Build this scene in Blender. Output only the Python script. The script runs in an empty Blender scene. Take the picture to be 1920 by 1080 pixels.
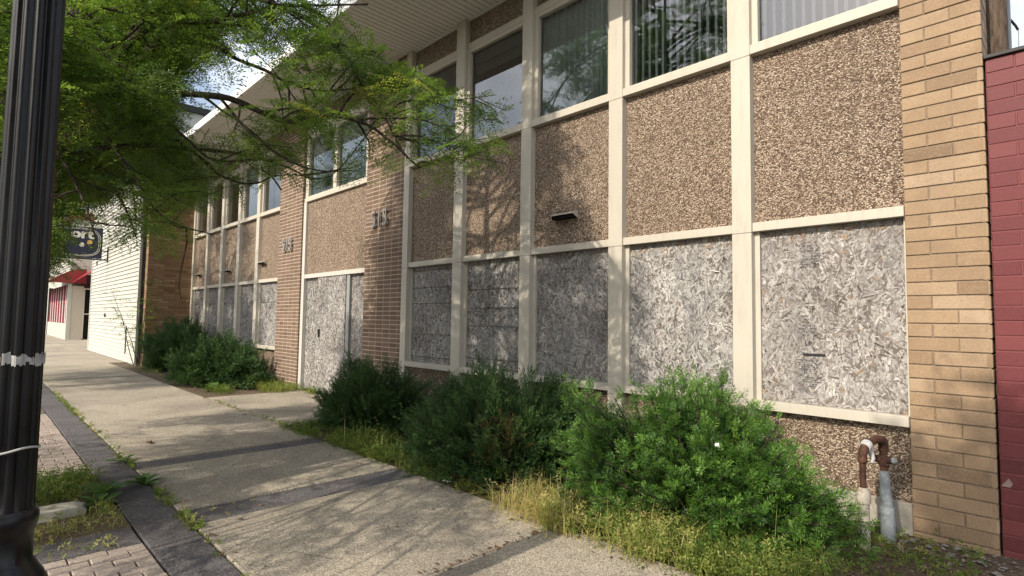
import bpy, math, random
import numpy as np
from mathutils import Vector, Matrix
rng = np.random.default_rng(7)
random.seed(7)
S = bpy.context.scene
COL = S.collection
R = math.radians

# ------------------------------------------------------------------ camera
CAM = np.array([0.0, -5.085, 1.5])
F = 1042.656 / 1920.0
AX = np.array([[0.69722146, 0.71670968, 0.01447339],
               [0.03206468, -0.05134998, 0.99816584],
               [-0.71613832, 0.69547855, 0.05878337]])
def at(px, py, depth):
    """point of the place that lies `depth` metres in front of the camera (pixels of the 1920 photograph)"""
    c = np.array([(px - 960) / 1042.656, (540 - py) / 1042.656, 1.0]) * depth
    return CAM + AX.T @ c
def proj(P):
    c = (np.asarray(P) - CAM) @ AX.T
    z = np.where(np.abs(c[..., 2]) < 1e-6, 1e-6, c[..., 2])
    return 960 + 1042.656 * c[..., 0] / z, 540 - 1042.656 * c[..., 1] / z, c[..., 2]
cam = bpy.data.objects.new('camera', bpy.data.cameras.new('camera'))
COL.objects.link(cam)
cam.data.sensor_width = 36
cam.data.lens = F * 36
cam.data.clip_start = 0.05
cam.data.clip_end = 3000
M = Matrix(((AX[0][0], AX[1][0], -AX[2][0]), (AX[0][1], AX[1][1], -AX[2][1]), (AX[0][2], AX[1][2], -AX[2][2])))
cam.matrix_world = Matrix.Translation(Vector(CAM)) @ M.to_4x4()
S.camera = cam

# ------------------------------------------------------------------ helpers
class MB:
    """collects geometry for ONE mesh object"""
    def __init__(s):
        s.v = []; s.f = []; s.t = []; s.m = []; s.n = 0
    def add(s, verts, faces, tint=0.5, mat=0):
        verts = np.asarray(verts, float).reshape(-1, 3)
        faces = np.asarray(faces, int)
        s.v.append(verts); s.f.append(faces + s.n); s.n += len(verts)
        s.t.append(np.broadcast_to(np.asarray(tint, float), (len(faces),)).copy())
        s.m.append(np.full(len(faces), mat))
    def box(s, x0, x1, y0, y1, z0, z1, tint=0.5, mat=0):
        v = [(x0, y0, z0), (x1, y0, z0), (x1, y1, z0), (x0, y1, z0), (x0, y0, z1), (x1, y0, z1), (x1, y1, z1), (x0, y1, z1)]
        s.add(v, [(0, 3, 2, 1), (4, 5, 6, 7), (0, 1, 5, 4), (1, 2, 6, 5), (2, 3, 7, 6), (3, 0, 4, 7)], tint, mat)
        return s
    def cbox(s, c, u, v, w, du, dv, dw, ch, tint=0.5, mat=0):
        """box with a chamfered front (+w) face; u,v,w unit vectors, half sizes du,dv, depth dw"""
        c, u, v, w = map(lambda a: np.asarray(a, float), (c, u, v, w))
        P = []
        for k, (e, d) in enumerate(((0, 0), (0, dw - ch), (ch, dw))):
            for a, b in ((-1, -1), (1, -1), (1, 1), (-1, 1)):
                P.append(c + u * a * (du - e) + v * b * (dv - e) + w * d)
        fc = [(8, 9, 10, 11)]
        for k in range(4):
            n = (k + 1) % 4
            fc.append((k, n, 4 + n, 4 + k)); fc.append((4 + k, 4 + n, 8 + n, 8 + k))
        s.add(P, fc, tint, mat)
    def tube(s, pts, rad, seg=8, tint=0.5, mat=0, cap=True):
        pts = np.asarray(pts, float); n = len(pts)
        rad = np.broadcast_to(np.asarray(rad, float), (n,))
        tg = np.gradient(pts, axis=0); tg /= np.linalg.norm(tg, axis=1)[:, None] + 1e-9
        ref = np.array([0, 0, 1.0]) if abs(tg[0][2]) < .9 else np.array([1.0, 0, 0])
        a = np.cross(tg, ref); a /= np.linalg.norm(a, axis=1)[:, None] + 1e-9
        b = np.cross(tg, a)
        th = np.linspace(0, 2 * np.pi, seg, endpoint=False)
        ring = pts[:, None, :] + rad[:, None, None] * (np.cos(th)[None, :, None] * a[:, None, :] + np.sin(th)[None, :, None] * b[:, None, :])
        idx = np.arange(n * seg).reshape(n, seg)
        q = np.stack([idx[:-1], np.roll(idx[:-1], -1, 1), np.roll(idx[1:], -1, 1), idx[1:]], -1).reshape(-1, 4)
        s.add(ring.reshape(-1, 3), q, tint, mat)
        if cap:
            for e in (0, n - 1):
                c = pts[e]; vv = np.vstack([ring[e], c])
                k = np.arange(seg)
                tri = np.stack([k, (k + 1) % seg, np.full(seg, seg), np.full(seg, seg)], -1)
                s.addtri(vv, tri[:, :3], tint, mat)
        return s
    def addtri(s, verts, tri, tint=0.5, mat=0):
        tri = np.asarray(tri)
        s.add(verts, np.concatenate([tri, -np.ones((len(tri), 1), int) * 10 ** 9], 1), tint, mat)
    def lathe(s, prof, c, seg=32, flute=None, tint=0.5, mat=0):
        """prof: list of (r,z); c: axis foot"""
        th = np.linspace(0, 2 * np.pi, seg, endpoint=False)
        V = []
        for k, (r, z) in enumerate(prof):
            rr = np.full(seg, r)
            if flute and flute[0] <= z <= flute[1]:
                rr = r * (1 - flute[3] * (0.5 - 0.5 * np.cos(flute[2] * th)) ** 1.6)
            V.append(np.stack([c[0] + rr * np.cos(th), c[1] + rr * np.sin(th), np.full(seg, c[2] + z)], -1))
        V = np.array(V); n = len(prof)
        idx = np.arange(n * seg).reshape(n, seg)
        q = np.stack([idx[:-1], np.roll(idx[:-1], -1, 1), np.roll(idx[1:], -1, 1), idx[1:]], -1).reshape(-1, 4)
        s.add(V.reshape(-1, 3), q, tint, mat)
    def mesh(s, name):
        me = bpy.data.meshes.new(name)
        if not s.v: return me
        V = np.concatenate(s.v); Fc = np.concatenate(s.f)
        tri = Fc[:, 3] < 0
        cnt = np.where(tri, 3, 4)
        start = np.concatenate([[0], np.cumsum(cnt)[:-1]])
        flat = Fc.reshape(-1)
        keep = np.ones((len(Fc), 4), bool); keep[tri, 3] = False
        flat = flat[keep.reshape(-1)]
        me.vertices.add(len(V)); me.vertices.foreach_set('co', V.reshape(-1).astype(np.float32))
        me.loops.add(len(flat)); me.loops.foreach_set('vertex_index', flat.astype(np.int32))
        me.polygons.add(len(Fc)); me.polygons.foreach_set('loop_start', start.astype(np.int32))
        me.polygons.foreach_set('material_index', np.concatenate(s.m).astype(np.int32))
        me.update(calc_edges=True)
        a = me.attributes.new('tint', 'FLOAT', 'FACE')
        a.data.foreach_set('value', np.concatenate(s.t).astype(np.float32))
        me.validate()
        me.polygons.foreach_set('use_smooth', np.zeros(len(me.polygons), bool))
        return me
def obj(name, mb, mats, parent=None, bevel=0, smooth=False):
    me = mb.mesh(name) if isinstance(mb, MB) else mb
    for m in (mats if isinstance(mats, (list, tuple)) else [mats]): me.materials.append(m)
    if smooth: me.polygons.foreach_set('use_smooth', np.ones(len(me.polygons), bool))
    o = bpy.data.objects.new(name, me); COL.objects.link(o)
    if parent: o.parent = parent; o.matrix_parent_inverse = Matrix.Translation(-parent.location)
    if bevel:
        b = o.modifiers.new('bevel', 'BEVEL'); b.width = bevel; b.segments = 2; b.limit_method = 'ANGLE'
    return o
def sub(name, mb, mats, parent, root, bevel=0, smooth=False):
    """a part of a part: geometry in world coordinates, parented to `parent` inside thing `root`"""
    o = obj(name, mb, mats, None, bevel, smooth); o.parent = parent
    return o
def thing(name, label, cat, loc=(0, 0, 0), group=None):
    o = bpy.data.objects.new(name, None); COL.objects.link(o)
    o.location = loc; o.empty_display_size = .2
    o['label'] = label; o['category'] = cat
    if group: o['group'] = group
    return o
def tag(o, label, cat, group=None):
    o['label'] = label; o['category'] = cat
    if group: o['group'] = group
    return o
def kind(o, k):
    o['kind'] = k; return o
def text_mesh(txt, size, extrude, offset=0.0, shear=0):
    cu = bpy.data.curves.new('glyph', 'FONT'); cu.body = txt; cu.size = size; cu.extrude = extrude; cu.offset = offset
    cu.align_x = 'CENTER'; cu.align_y = 'CENTER'; cu.shear = shear; cu.resolution_u = 4
    o = bpy.data.objects.new('glyph', cu); COL.objects.link(o)
    bpy.context.view_layer.update()
    me = bpy.data.meshes.new_from_object(o.evaluated_get(bpy.context.evaluated_depsgraph_get()))
    bpy.data.objects.remove(o)
    return me

# ------------------------------------------------------------------ materials
class NT:
    def __init__(s, name):
        s.m = bpy.data.materials.new(name); s.m.use_nodes = True
        s.t = s.m.node_tree; s.b = s.t.nodes['Principled BSDF']; s.out = s.t.nodes['Material Output']
        s.co = s.n('ShaderNodeTexCoord').outputs['Object']
    def n(s, typ, **kw):
        nd = s.t.nodes.new(typ)
        for k, v in kw.items():
            if k in nd.inputs: 
                if hasattr(v, 'is_output'): s.t.links.new(v, nd.inputs[k])
                else: nd.inputs[k].default_value = v
            else: setattr(nd, k, v)
        return nd
    def link(s, a, b): s.t.links.new(a, b)
    def map(s, scale=(1, 1, 1), rot=(0, 0, 0)):
        return s.n('ShaderNodeMapping', Vector=s.co, Scale=scale, Rotation=rot).outputs[0]
    def noise(s, scale, detail=4, rough=.55, vec=None, dist=0):
        return s.n('ShaderNodeTexNoise', Vector=vec if vec is not None else s.co, Scale=scale, Detail=detail, Roughness=rough, Distortion=dist).outputs['Fac']
    def ramp(s, fac, stops, interp='LINEAR'):
        r = s.n('ShaderNodeValToRGB'); r.color_ramp.interpolation = interp
        el = r.color_ramp.elements
        while len(el) < len(stops): el.new(.5)
        for e, (p, c) in zip(el, stops):
            e.position = p; e.color = (*c, 1) if len(c) == 3 else c
        s.link(fac, r.inputs[0]); return r.outputs[0]
    def mix(s, fac, a, b, mode='MIX'):
        m = s.n('ShaderNodeMix', data_type='RGBA', blend_type=mode)
        for v, i in ((fac, 0), (a, 6), (b, 7)):
            if hasattr(v, 'is_output'): s.link(v, m.inputs[i])
            else: m.inputs[i].default_value = v if i == 0 else (*v, 1)
        return m.outputs[2]
    def math(s, op, a, b=0.0, c=0.0):
        m = s.n('ShaderNodeMath', operation=op)
        for v, i in ((a, 0), (b, 1), (c, 2)):
            if hasattr(v, 'is_output'): s.link(v, m.inputs[i])
            else: m.inputs[i].default_value = v
        return m.outputs[0]
    def tint(s): return s.n('ShaderNodeAttribute', attribute_name='tint').outputs['Fac']
    def bump(s, h, strength=.5, dist=.005):
        s.link(s.n('ShaderNodeBump', Height=h, Strength=strength, Distance=dist).outputs[0], s.b.inputs['Normal'])
    def fin(s, col, rough=.7, spec=.3):
        if hasattr(col, 'is_output'): s.link(col, s.b.inputs['Base Color'])
        else: s.b.inputs['Base Color'].default_value = (*col, 1)
        if hasattr(rough, 'is_output'): s.link(rough, s.b.inputs['Roughness'])
        else: s.b.inputs['Roughness'].default_value = rough
        s.b.inputs['Specular IOR Level'].default_value = spec
        return s.m
def g3(v): return (v, v, v)
def sc(c, k): return tuple(x * k for x in c)

def mat_paint(name, col, dirt=.25, rough=.5, scale=1.0, grime=(.16, .13, .1)):
    t = NT(name)
    st = t.noise(3 * scale, 6, .65, t.map((6, 6, 1)))
    sp = t.noise(60, 3, .6)
    f = t.ramp(st, [(.5, g3(0)), (.78, g3(dirt))])
    c = t.mix(f, col, grime)
    f2 = t.ramp(sp, [(.62, g3(0)), (.72, g3(dirt * .8))])
    c = t.mix(f2, c, grime)
    c = t.mix(t.noise(1.2, 2), c, sc(col, .86))
    t.bump(t.noise(90, 3), .12, .002)
    return t.fin(c, rough)
BEIGE = mat_paint('beige_paint', (.585, .54, .455), .38, .5)
WHITEFR = mat_paint('pale_grey_paint', (.60, .58, .53), .3, .45)
GREYPOST = mat_paint('grey_metal_paint', (.30, .31, .31), .2, .4)

def mat_pebble():
    t = NT('pebble_dash')
    wv = t.n('ShaderNodeVectorMath', operation='ADD', )
    wn = t.n('ShaderNodeTexNoise', Vector=t.co, Scale=55.0, Detail=2.0)
    sub_ = t.n('ShaderNodeVectorMath', operation='SCALE'); t.link(wn.outputs['Color'], sub_.inputs[0]); sub_.inputs['Scale'].default_value = .012
    t.link(t.co, wv.inputs[0]); t.link(sub_.outputs[0], wv.inputs[1])
    vo = t.n('ShaderNodeTexVoronoi', Vector=wv.outputs[0], Scale=82.0, Randomness=1.0)
    sep = t.n('ShaderNodeSeparateColor'); t.link(vo.outputs['Color'], sep.inputs[0])
    c = t.ramp(sep.outputs[0], [(0, (.10, .07, .05)), (.2, (.2, .14, .095)), (.4, (.33, .24, .17)), (.6, (.48, .365, .265)), (.78, (.60, .48, .365)), (.9, (.71, .61, .49)), (1, (.37, .265, .18))])
    gap = t.ramp(vo.outputs['Distance'], [(.40, g3(0)), (.72, g3(.85))])
    c = t.mix(gap, c, (.085, .055, .04))
    c = t.mix(t.ramp(t.noise(1.1, 4), [(.4, g3(0)), (.75, g3(.3))]), c, (.17, .12, .09), 'MIX')
    c = t.mix(t.ramp(t.noise(2.2, 5, .65, t.map((4.5, 4.5, .45))), [(.5, g3(0)), (.8, g3(.42))]), c, (.12, .085, .06))
    h = t.math('SUBTRACT', 1.0, vo.outputs['Distance'])
    t.bump(h, 1.0, .012)
    return t.fin(c, .75, .25)
PEBBLE = mat_pebble()

def mat_osb(name, warm=0.0, bright=1.0):
    t = NT(name)
    ti = t.tint()
    c = t.ramp(ti, [(0, sc((.035, .03, .028), bright)), (.08, sc((.13, .115, .105), bright)), (.3, sc((.27, .255, .245), bright)), (.6, sc((.42, .405, .385), bright)), (.85, sc((.54, .525, .5), bright)), (.97, sc((.60, .58, .55), bright)), (1, (.36, .24, .15))])
    gr = t.noise(140, 4, .7, t.map((1, 1, .35)))
    c = t.mix(t.ramp(gr, [(.35, g3(.55)), (.6, g3(0))]), c, (.13, .115, .1), 'MIX')
    big = t.noise(2.0, 5, .6, t.map((1.6, 1.6, .6)))
    c = t.mix(t.ramp(big, [(.42, g3(0)), (.68, g3(.5))]), c, (.19, .185, .19))
    if warm:
        c = t.mix(warm * .5, c, (.5, .33, .2), 'MIX')
    t.bump(gr, .5, .002)
    return t.fin(c, .85, .15)
OSB = mat_osb('weathered_strand_board', 0, 1.22)
OSBW = mat_osb('weathered_strand_board_warm', .08, 1.15)
OSBD = mat_osb('weathered_strand_board_grey', 0, 1.05)

def mat_brick(name, stops, speck, mortar=False, rough=.8, blot=.25, bl=(.2, .14, .09)):
    t = NT(name)
    c = t.ramp(t.tint(), stops)
    s1 = t.noise(170, 2, .5)
    c = t.mix(t.ramp(s1, [(.6, g3(0)), (.68, g3(.8))]), c, speck)
    s2 = t.noise(90, 3, .6)
    c = t.mix(t.ramp(s2, [(.3, g3(.35)), (.55, g3(0))]), c, sc(stops[-1][1], 1.15))
    c = t.mix(t.ramp(t.noise(3.5, 5, .6), [(.42, g3(0)), (.7, g3(blot))]), c, bl)
    t.bump(t.noise(120, 4, .6), .45, .003)
    return t.fin(c, rough, .25)
TAN = mat_brick('tan_brick', [(0, (.22, .15, .095)), (.2, (.31, .212, .13)), (.55, (.365, .257, .16)), (.8, (.40, .288, .187)), (1, (.44, .33, .23))], (.2, .12, .07), blot=.42)
BROWN = mat_brick('dark_brown_brick', [(0, (.13, .085, .06)), (.5, (.18, .12, .088)), (1, (.23, .16, .12))], (.07, .045, .035), blot=.2, bl=(.09, .065, .05))
BUFF = mat_brick('brown_buff_brick', [(0, (.16, .095, .05)), (.4, (.25, .155, .085)), (.8, (.32, .21, .12)), (1, (.37, .26, .16))], (.12, .07, .04), blot=.3)
RED = mat_brick('red_painted_brick', [(0, (.105, .028, .031)), (.5, (.15, .038, .041)), (1, (.195, .055, .055))], (.2, .045, .045), rough=.5, blot=.35, bl=(.15, .04, .045))
REDM = mat_paint('red_painted_mortar', (.21, .062, .065), .3, .6)
def mat_mortar(name, col):
    t = NT(name)
    c = t.mix(t.ramp(t.noise(40, 4), [(.35, g3(.6)), (.65, g3(0))]), col, sc(col, .6))
    t.bump(t.noise(200, 3), .5, .003)
    return t.fin(c, .95, .1)
MORT = mat_mortar('grey_brown_mortar', (.30, .235, .17))
MORTP = mat_mortar('pale_mortar', (.54, .45, .35))
MORTB = mat_mortar('brown_mortar', (.2, .14, .09))

def mat_concrete(name, a, b, agg=.5, scale=190, crack=True, dark=(.1, .09, .08)):
    t = NT(name)
    big = t.noise(1.3, 5, .6)
    c = t.mix(t.ramp(big, [(.3, g3(0)), (.7, g3(1))]), a, b)
    c = t.mix(t.math('MULTIPLY', t.tint(), .25), c, sc(a, .72))
    vo = t.n('ShaderNodeTexVoronoi', Vector=t.co, Scale=float(scale), Randomness=1.0)
    sep = t.n('ShaderNodeSeparateColor'); t.link(vo.outputs['Color'], sep.inputs[0])
    st = t.ramp(sep.outputs[0], [(0, sc(a, .35)), (.3, sc(a, .7)), (.6, sc(b, 1.05)), (.85, sc(b, 1.45)), (1, sc(b, 1.75))])
    c = t.mix(agg, c, st)
    stn = t.noise(.55, 6, .7, None, .6)
    c = t.mix(t.ramp(stn, [(.44, g3(0)), (.62, g3(.42))]), c, dark)
    sp = t.noise(9, 4, .7)
    c = t.mix(t.ramp(sp, [(.66, g3(0)), (.74, g3(.45))]), c, dark)
    if crack:
        wn = t.n('ShaderNodeTexNoise', Vector=t.co, Scale=3.5, Detail=5.0)
        ad = t.n('ShaderNodeVectorMath', operation='MULTIPLY_ADD'); t.link(wn.outputs['Color'], ad.inputs[0]); ad.inputs[1].default_value = (.35, .35, .0); t.link(t.co, ad.inputs[2])
        ve = t.n('ShaderNodeTexVoronoi', Vector=ad.outputs[0], Scale=.42, feature='DISTANCE_TO_EDGE')
        ck = t.math('MULTIPLY', t.ramp(ve.outputs['Distance'], [(.0, g3(1)), (.003, g3(0))]), t.ramp(t.noise(.8, 3), [(.54, g3(0)), (.62, g3(.6))]))
        c = t.mix(ck, c, sc(dark, .6))
        gum = t.n('ShaderNodeTexVoronoi', Vector=t.co, Scale=2.6); gs = t.ramp(gum.outputs['Distance'], [(.028, g3(.6)), (.045, g3(0))]); c = t.mix(gs, c, sc(dark, .7))
    t.bump(t.math('ADD', t.math('MULTIPLY', vo.outputs['Distance'], -.6), t.noise(25, 5)), .55, .006)
    return t.fin(c, .9, .2)
CONC = mat_concrete('worn_concrete', (.30, .262, .205), (.40, .352, .28), .62, 150)
CONCP = mat_concrete('pale_concrete', (.45, .41, .34), (.52, .48, .42), .2, crack=False)
DARKAGG = mat_concrete('dark_aggregate_paving', (.105, .098, .1), (.15, .14, .142), .6, 130, crack=False, dark=(.05, .045, .045))
ASPH = mat_concrete('asphalt', (.045, .045, .047), (.06, .06, .06), .5, 120, crack=False)
PAVER = mat_concrete('pinkish_concrete_paver', (.37, .3, .25), (.45, .38, .33), .4, 170, crack=False)
GRAVEL = mat_concrete('soil_with_chips', (.10, .075, .05), (.16, .12, .085), .55, 60, crack=False, dark=(.04, .03, .02))
SOIL = mat_concrete('dry_soil', (.13, .095, .06), (.2, .15, .1), .4, 90, crack=False, dark=(.05, .035, .025))

def mat_siding():
    t = NT('white_siding')
    f = t.ramp(t.noise(2.5, 6, .7, t.map((1, 1, .5))), [(.5, g3(0)), (.8, g3(.3))])
    c = t.mix(f, (.50, .49, .43), (.27, .26, .22))
    t.bump(t.noise(60, 3), .1, .002)
    return t.fin(c, .6)
SIDING = mat_siding()
SIDINGB = mat_paint('cream_siding', (.6, .54, .44), .2, .6)
def mat_simple(name, col, rough=.6, spec=.3, var=.25, metal=0, bs=80, b=.15):
    t = NT(name)
    c = t.mix(t.ramp(t.noise(14, 5, .65), [(.3, g3(0)), (.7, g3(1))]), sc(col, 1 - var), sc(col, 1 + var * .6))
    t.bump(t.noise(bs, 3), b, .002)
    t.b.inputs['Metallic'].default_value = metal
    return t.fin(c, rough, spec)
SOFFIT = mat_simple('soffit_paint', (.78, .77, .73), .6, .3, .08)
FASCIA = mat_simple('white_fascia', (.78, .78, .76), .5, .3, .06)
DARKMETAL = mat_simple('dark_metal', (.03, .028, .026), .5)
BLACKHOLE = mat_simple('dark_recess', (.012, .011, .01), .9, .1)
ROOM = mat_simple('dim_interior', (.30, .31, .31), .9, .1)
BLIND = mat_simple('white_blind', (.80, .83, .84), .6, .3, .06)
DRAPE = mat_simple('grey_green_drape', (.55, .60, .58), .85, .1, .15)
DRAPEB = mat_simple('beige_drape', (.58, .52, .38), .85, .1, .15)
DRAPET = mat_simple('teal_drape', (.36, .58, .58), .85, .1, .15)
REFLBAND = mat_simple('grey_reflection_band', (.22, .22, .22), .8, .1, .1)
REDCLOTH = mat_simple('red_awning_cloth', (.30, .045, .055), .75, .2, .2)
WHITECLOTH = mat_simple('white_cloth', (.75, .70, .66), .8, .1, .1)
MAROON = mat_simple('maroon_paint', (.22, .04, .05), .6)
NAVY = mat_simple('navy_sign_paint', (.012, .012, .045), .35, .5, .2)
LETTER = mat_simple('cream_lettering', (.72, .69, .56), .5)
GOLD = mat_simple('gold_lettering', (.62, .42, .09), .5)
NUMMAT = mat_simple('aged_aluminium', (.42, .40, .38), .4, .5, .2, .4)
NUMDARK = mat_simple('dark_bronze', (.055, .045, .04), .5, .5, .3)
STAMP = mat_simple('faded_ink', (.05, .045, .05), .9, .1, .4)
PAPER = mat_simple('white_paper', (.8, .8, .78), .8)
STONE = mat_simple('pale_stone', (.5, .46, .38), .85, .2, .25, 0, 40, .5)
def mat_lamp():
    t = NT('glossy_black_paint')
    c = t.mix(t.ramp(t.noise(9, 5, .7), [(.4, g3(0)), (.75, g3(1))]), (.004, .004, .0045), (.009, .009, .01))
    ch = t.noise(30, 4, .75, t.map((1, 1, .5)))
    c = t.mix(t.ramp(ch, [(.755, g3(0)), (.775, g3(1))]), c, (.35, .34, .32))
    t.bump(t.noise(16, 4), .12, .004)
    return t.fin(c, t.ramp(t.noise(6, 4), [(.3, g3(.24)), (.7, g3(.42))]), .35)
LAMP = mat_lamp()
TAPE = mat_simple('torn_grey_tape', (.45, .44, .42), .7, .3, .4)
def mat_rust(name, a, b, c3, lo=.42, hi=.56):
    t = NT(name)
    c = t.mix(t.ramp(t.noise(22, 6, .7), [(lo, g3(0)), (hi, g3(1))]), a, b)
    c = t.mix(t.ramp(t.noise(50, 4, .7), [(.56, g3(0)), (.64, g3(1))]), c, c3)
    t.bump(t.noise(90, 5, .7), .5, .003)
    return t.fin(c, .75, .3)
RUST = mat_rust('rusty_iron', (.105, .048, .03), (.06, .03, .022), (.17, .085, .05))
PEEL = mat_rust('peeling_pale_paint', (.50, .46, .38), (.42, .37, .3), (.17, .09, .055), .4, .7)
GREYPIPE = mat_rust('grey_painted_steel', (.19, .22, .235), (.26, .29, .305), (.4, .41, .41), .4, .6)
CHALK = mat_simple('white_valve_paint', (.68, .67, .65), .6)
def mat_bark(name, a, b):
    t = NT(name)
    v = t.noise(26, 6, .7, t.map((1, 1, .22)))
    c = t.mix(t.ramp(v, [(.35, g3(0)), (.65, g3(1))]), a, b)
    t.bump(v, .9, .02)
    return t.fin(c, .9, .15)
BARK = mat_bark('grey_brown_bark', (.028, .022, .016), (.10, .082, .062))
TIMBER = mat_bark('weathered_timber', (.06, .042, .03), (.17, .125, .09))

def mat_leaf(name, stops, trans=.35, rough=.45, spec=.35):
    t = NT(name)
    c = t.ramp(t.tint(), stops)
    t.b.inputs['Roughness'].default_value = rough
    t.b.inputs['Specular IOR Level'].default_value = spec
    t.link(c, t.b.inputs['Base Color'])
    tr = t.n('ShaderNodeBsdfTranslucent')
    cc = t.mix(1.0, c, (1.35, 1.35, .7), 'MULTIPLY'); t.link(cc, tr.inputs['Color'])
    mx = t.n('ShaderNodeMixShader'); mx.inputs[0].default_value = trans
    t.link(t.b.outputs[0], mx.inputs[1]); t.link(tr.outputs[0], mx.inputs[2]); t.link(mx.outputs[0], t.out.inputs[0])
    return t.m
LOCUST = mat_leaf('locust_leaf', [(0, (.06, .11, .026)), (.4, (.12, .2, .045)), (.75, (.2, .3, .066)), (.93, (.3, .39, .09)), (1, (.42, .38, .1))], .55)
JUNI = mat_leaf('juniper_scale', [(0, (.015, .038, .012)), (.5, (.045, .10, .026)), (.85, (.09, .165, .042)), (.95, (.12, .19, .045)), (1, (.15, .075, .035))], .12, .6)
YEW = mat_leaf('yew_needle', [(0, (.02, .055, .012)), (.3, (.05, .12, .02)), (.6, (.11, .23, .035)), (1, (.2, .36, .06))], .3, .45)
WEED = mat_leaf('weed_leaf', [(0, (.07, .12, .022)), (.35, (.16, .22, .04)), (.65, (.31, .33, .085)), (.85, (.46, .40, .16)), (1, (.55, .42, .24))], .35, .6)
BROAD = mat_leaf('broad_weed_leaf', [(0, (.04, .10, .02)), (.5, (.085, .175, .04)), (1, (.2, .3, .1))], .3, .45)
DEAD = mat_leaf('dead_leaf', [(0, (.05, .03, .02)), (.5, (.13, .07, .035)), (1, (.28, .16, .07))], .2, .7)
def mat_glass():
    t = NT('window_glass')
    t.t.nodes.remove(t.b)
    tr = t.n('ShaderNodeBsdfTransparent'); tr.inputs[0].default_value = (.80, .86, .86, 1)
    gl = t.n('ShaderNodeBsdfGlossy'); gl.inputs['Roughness'].default_value = .0; gl.inputs[0].default_value = (1, 1, 1, 1)
    fr = t.n('ShaderNodeFresnel', IOR=2.3)
    mx = t.n('ShaderNodeMixShader'); t.link(fr.outputs[0], mx.inputs[0]); t.link(tr.outputs[0], mx.inputs[1]); t.link(gl.outputs[0], mx.inputs[2])
    t.link(mx.outputs[0], t.out.inputs[0])
    return t.m
GLASS = mat_glass()

# ------------------------------------------------------------------ light
SUN_EL = 37.3
sun = bpy.data.objects.new('sun', bpy.data.lights.new('sun', 'SUN')); COL.objects.link(sun)
sun.data.energy = 4.0; sun.data.angle = R(.53); sun.data.color = (1, .9, .755)
dl = Vector((-.03, math.cos(R(SUN_EL)), -math.sin(R(SUN_EL))))
sun.rotation_euler = dl.to_track_quat('-Z', 'Y').to_euler()
sun.location = (0, -20, 20)
w = bpy.data.worlds.new('World'); S.world = w; w.use_nodes = True
nt = w.node_tree; bg = nt.nodes['Background']
sky = nt.nodes.new('ShaderNodeTexSky'); sky.sky_type = 'NISHITA'; sky.sun_disc = False
sky.sun_elevation = R(SUN_EL); sky.sun_rotation = R(180); sky.dust_density = 2.5; sky.air_density = 1.0
tc = nt.nodes.new('ShaderNodeTexCoord')
cn = nt.nodes.new('ShaderNodeTexNoise'); cn.inputs['Scale'].default_value = 3.2; cn.inputs['Detail'].default_value = 8; cn.inputs['Roughness'].default_value = .6
nt.links.new(tc.outputs['Generated'], cn.inputs['Vector'])
cr = nt.nodes.new('ShaderNodeValToRGB'); cr.color_ramp.elements[0].position = .42; cr.color_ramp.elements[1].position = .66
cr.color_ramp.elements[0].color = (.12, .12, .12, 1); cr.color_ramp.elements[1].color = (.8, .8, .8, 1)
nt.links.new(cn.outputs['Fac'], cr.inputs[0])
mx = nt.nodes.new('ShaderNodeMix'); mx.data_type = 'RGBA'
nt.links.new(cr.outputs[0], mx.inputs[0]); nt.links.new(sky.outputs[0], mx.inputs[6]); mx.inputs[7].default_value = (11.5, 11.8, 12.3, 1)
nt.links.new(mx.outputs[2], bg.inputs[0]); bg.inputs[1].default_value = .15
S.view_settings.view_transform = 'Standard'; S.view_settings.look = 'None'
S.view_settings.exposure = 0.27; S.view_settings.gamma = 1.0

# ------------------------------------------------------------------ ground
kind(obj('ground', MB().box(-900, 900, -900, 900, -.6, -.17), ASPH), 'structure')
kind(obj('soil', MB().box(-80, 40, -5.9, 3, -.5, -.035), GRAVEL), 'structure')
k = MB()
for x in np.arange(-80, 40, 2.4): k.box(x, x + 2.392, -6.05, -5.9, -.4, -.005, rng.random())
kind(obj('kerb', k, CONCP, bevel=.012), 'structure')
sw = MB()
def slab(mb, x0, x1, y0, y1, z1, tint, ch=.007, nx=1):
    cx, cy = (x0 + x1) / 2, (y0 + y1) / 2
    mb.cbox((cx, cy, z1 - .1), (1, 0, 0), (0, 1, 0), (0, 0, 1), (x1 - x0) / 2, (y1 - y0) / 2, .1, ch, tint)
edges = [-90, -60, -40, -30, -21.5, -16.4, -11.6, -6.81]
for a, b in zip(edges[:-1], edges[1:]): slab(sw, a + .006, b - .006, -3.85, -1.9, rng.uniform(-.004, .004), rng.random())
for a, b in ((-6.49, -4.915), (-4.525, -2.758), (-2.738, -.9), (-.893, .95), (.957, 2.8), (2.807, 6)):
    slab(sw, a, b, -3.85, -1.9, rng.uniform(-.004, .004), rng.random())
slab(sw, -11.4, -7.9, -1.893, -.06, -.004, .6)
slab(sw, -60, -21.5, -1.893, -1.43, 0, .4); slab(sw, -60, -30, -1.42, .5, -.002, .5)
kind(obj('sidewalk', sw, CONC), 'structure')
dk = MB()
for a, b, t_ in ((-6.80, -6.50, .2), (-4.905, -4.535, .5)): slab(dk, a, b, -3.84, -1.9, -.012, t_)
for a in np.arange(-60, 8, 1.55): slab(dk, a + .004, a + 1.546, -4.17, -3.862, -.006 + rng.uniform(-.003, .003), rng.random())
for y in np.arange(-5.9, -4.2, .86):
    for a, b in ((-4.80, -4.43), (-6.76, -6.56), (-13.2, -12.83), (-11.3, -11.0)):
        slab(dk, a, b, y, min(y + .854, -4.176), -.007, rng.random())
kind(obj('dark_paving_band', dk, DARKAGG), 'structure')
pv = MB()
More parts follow.
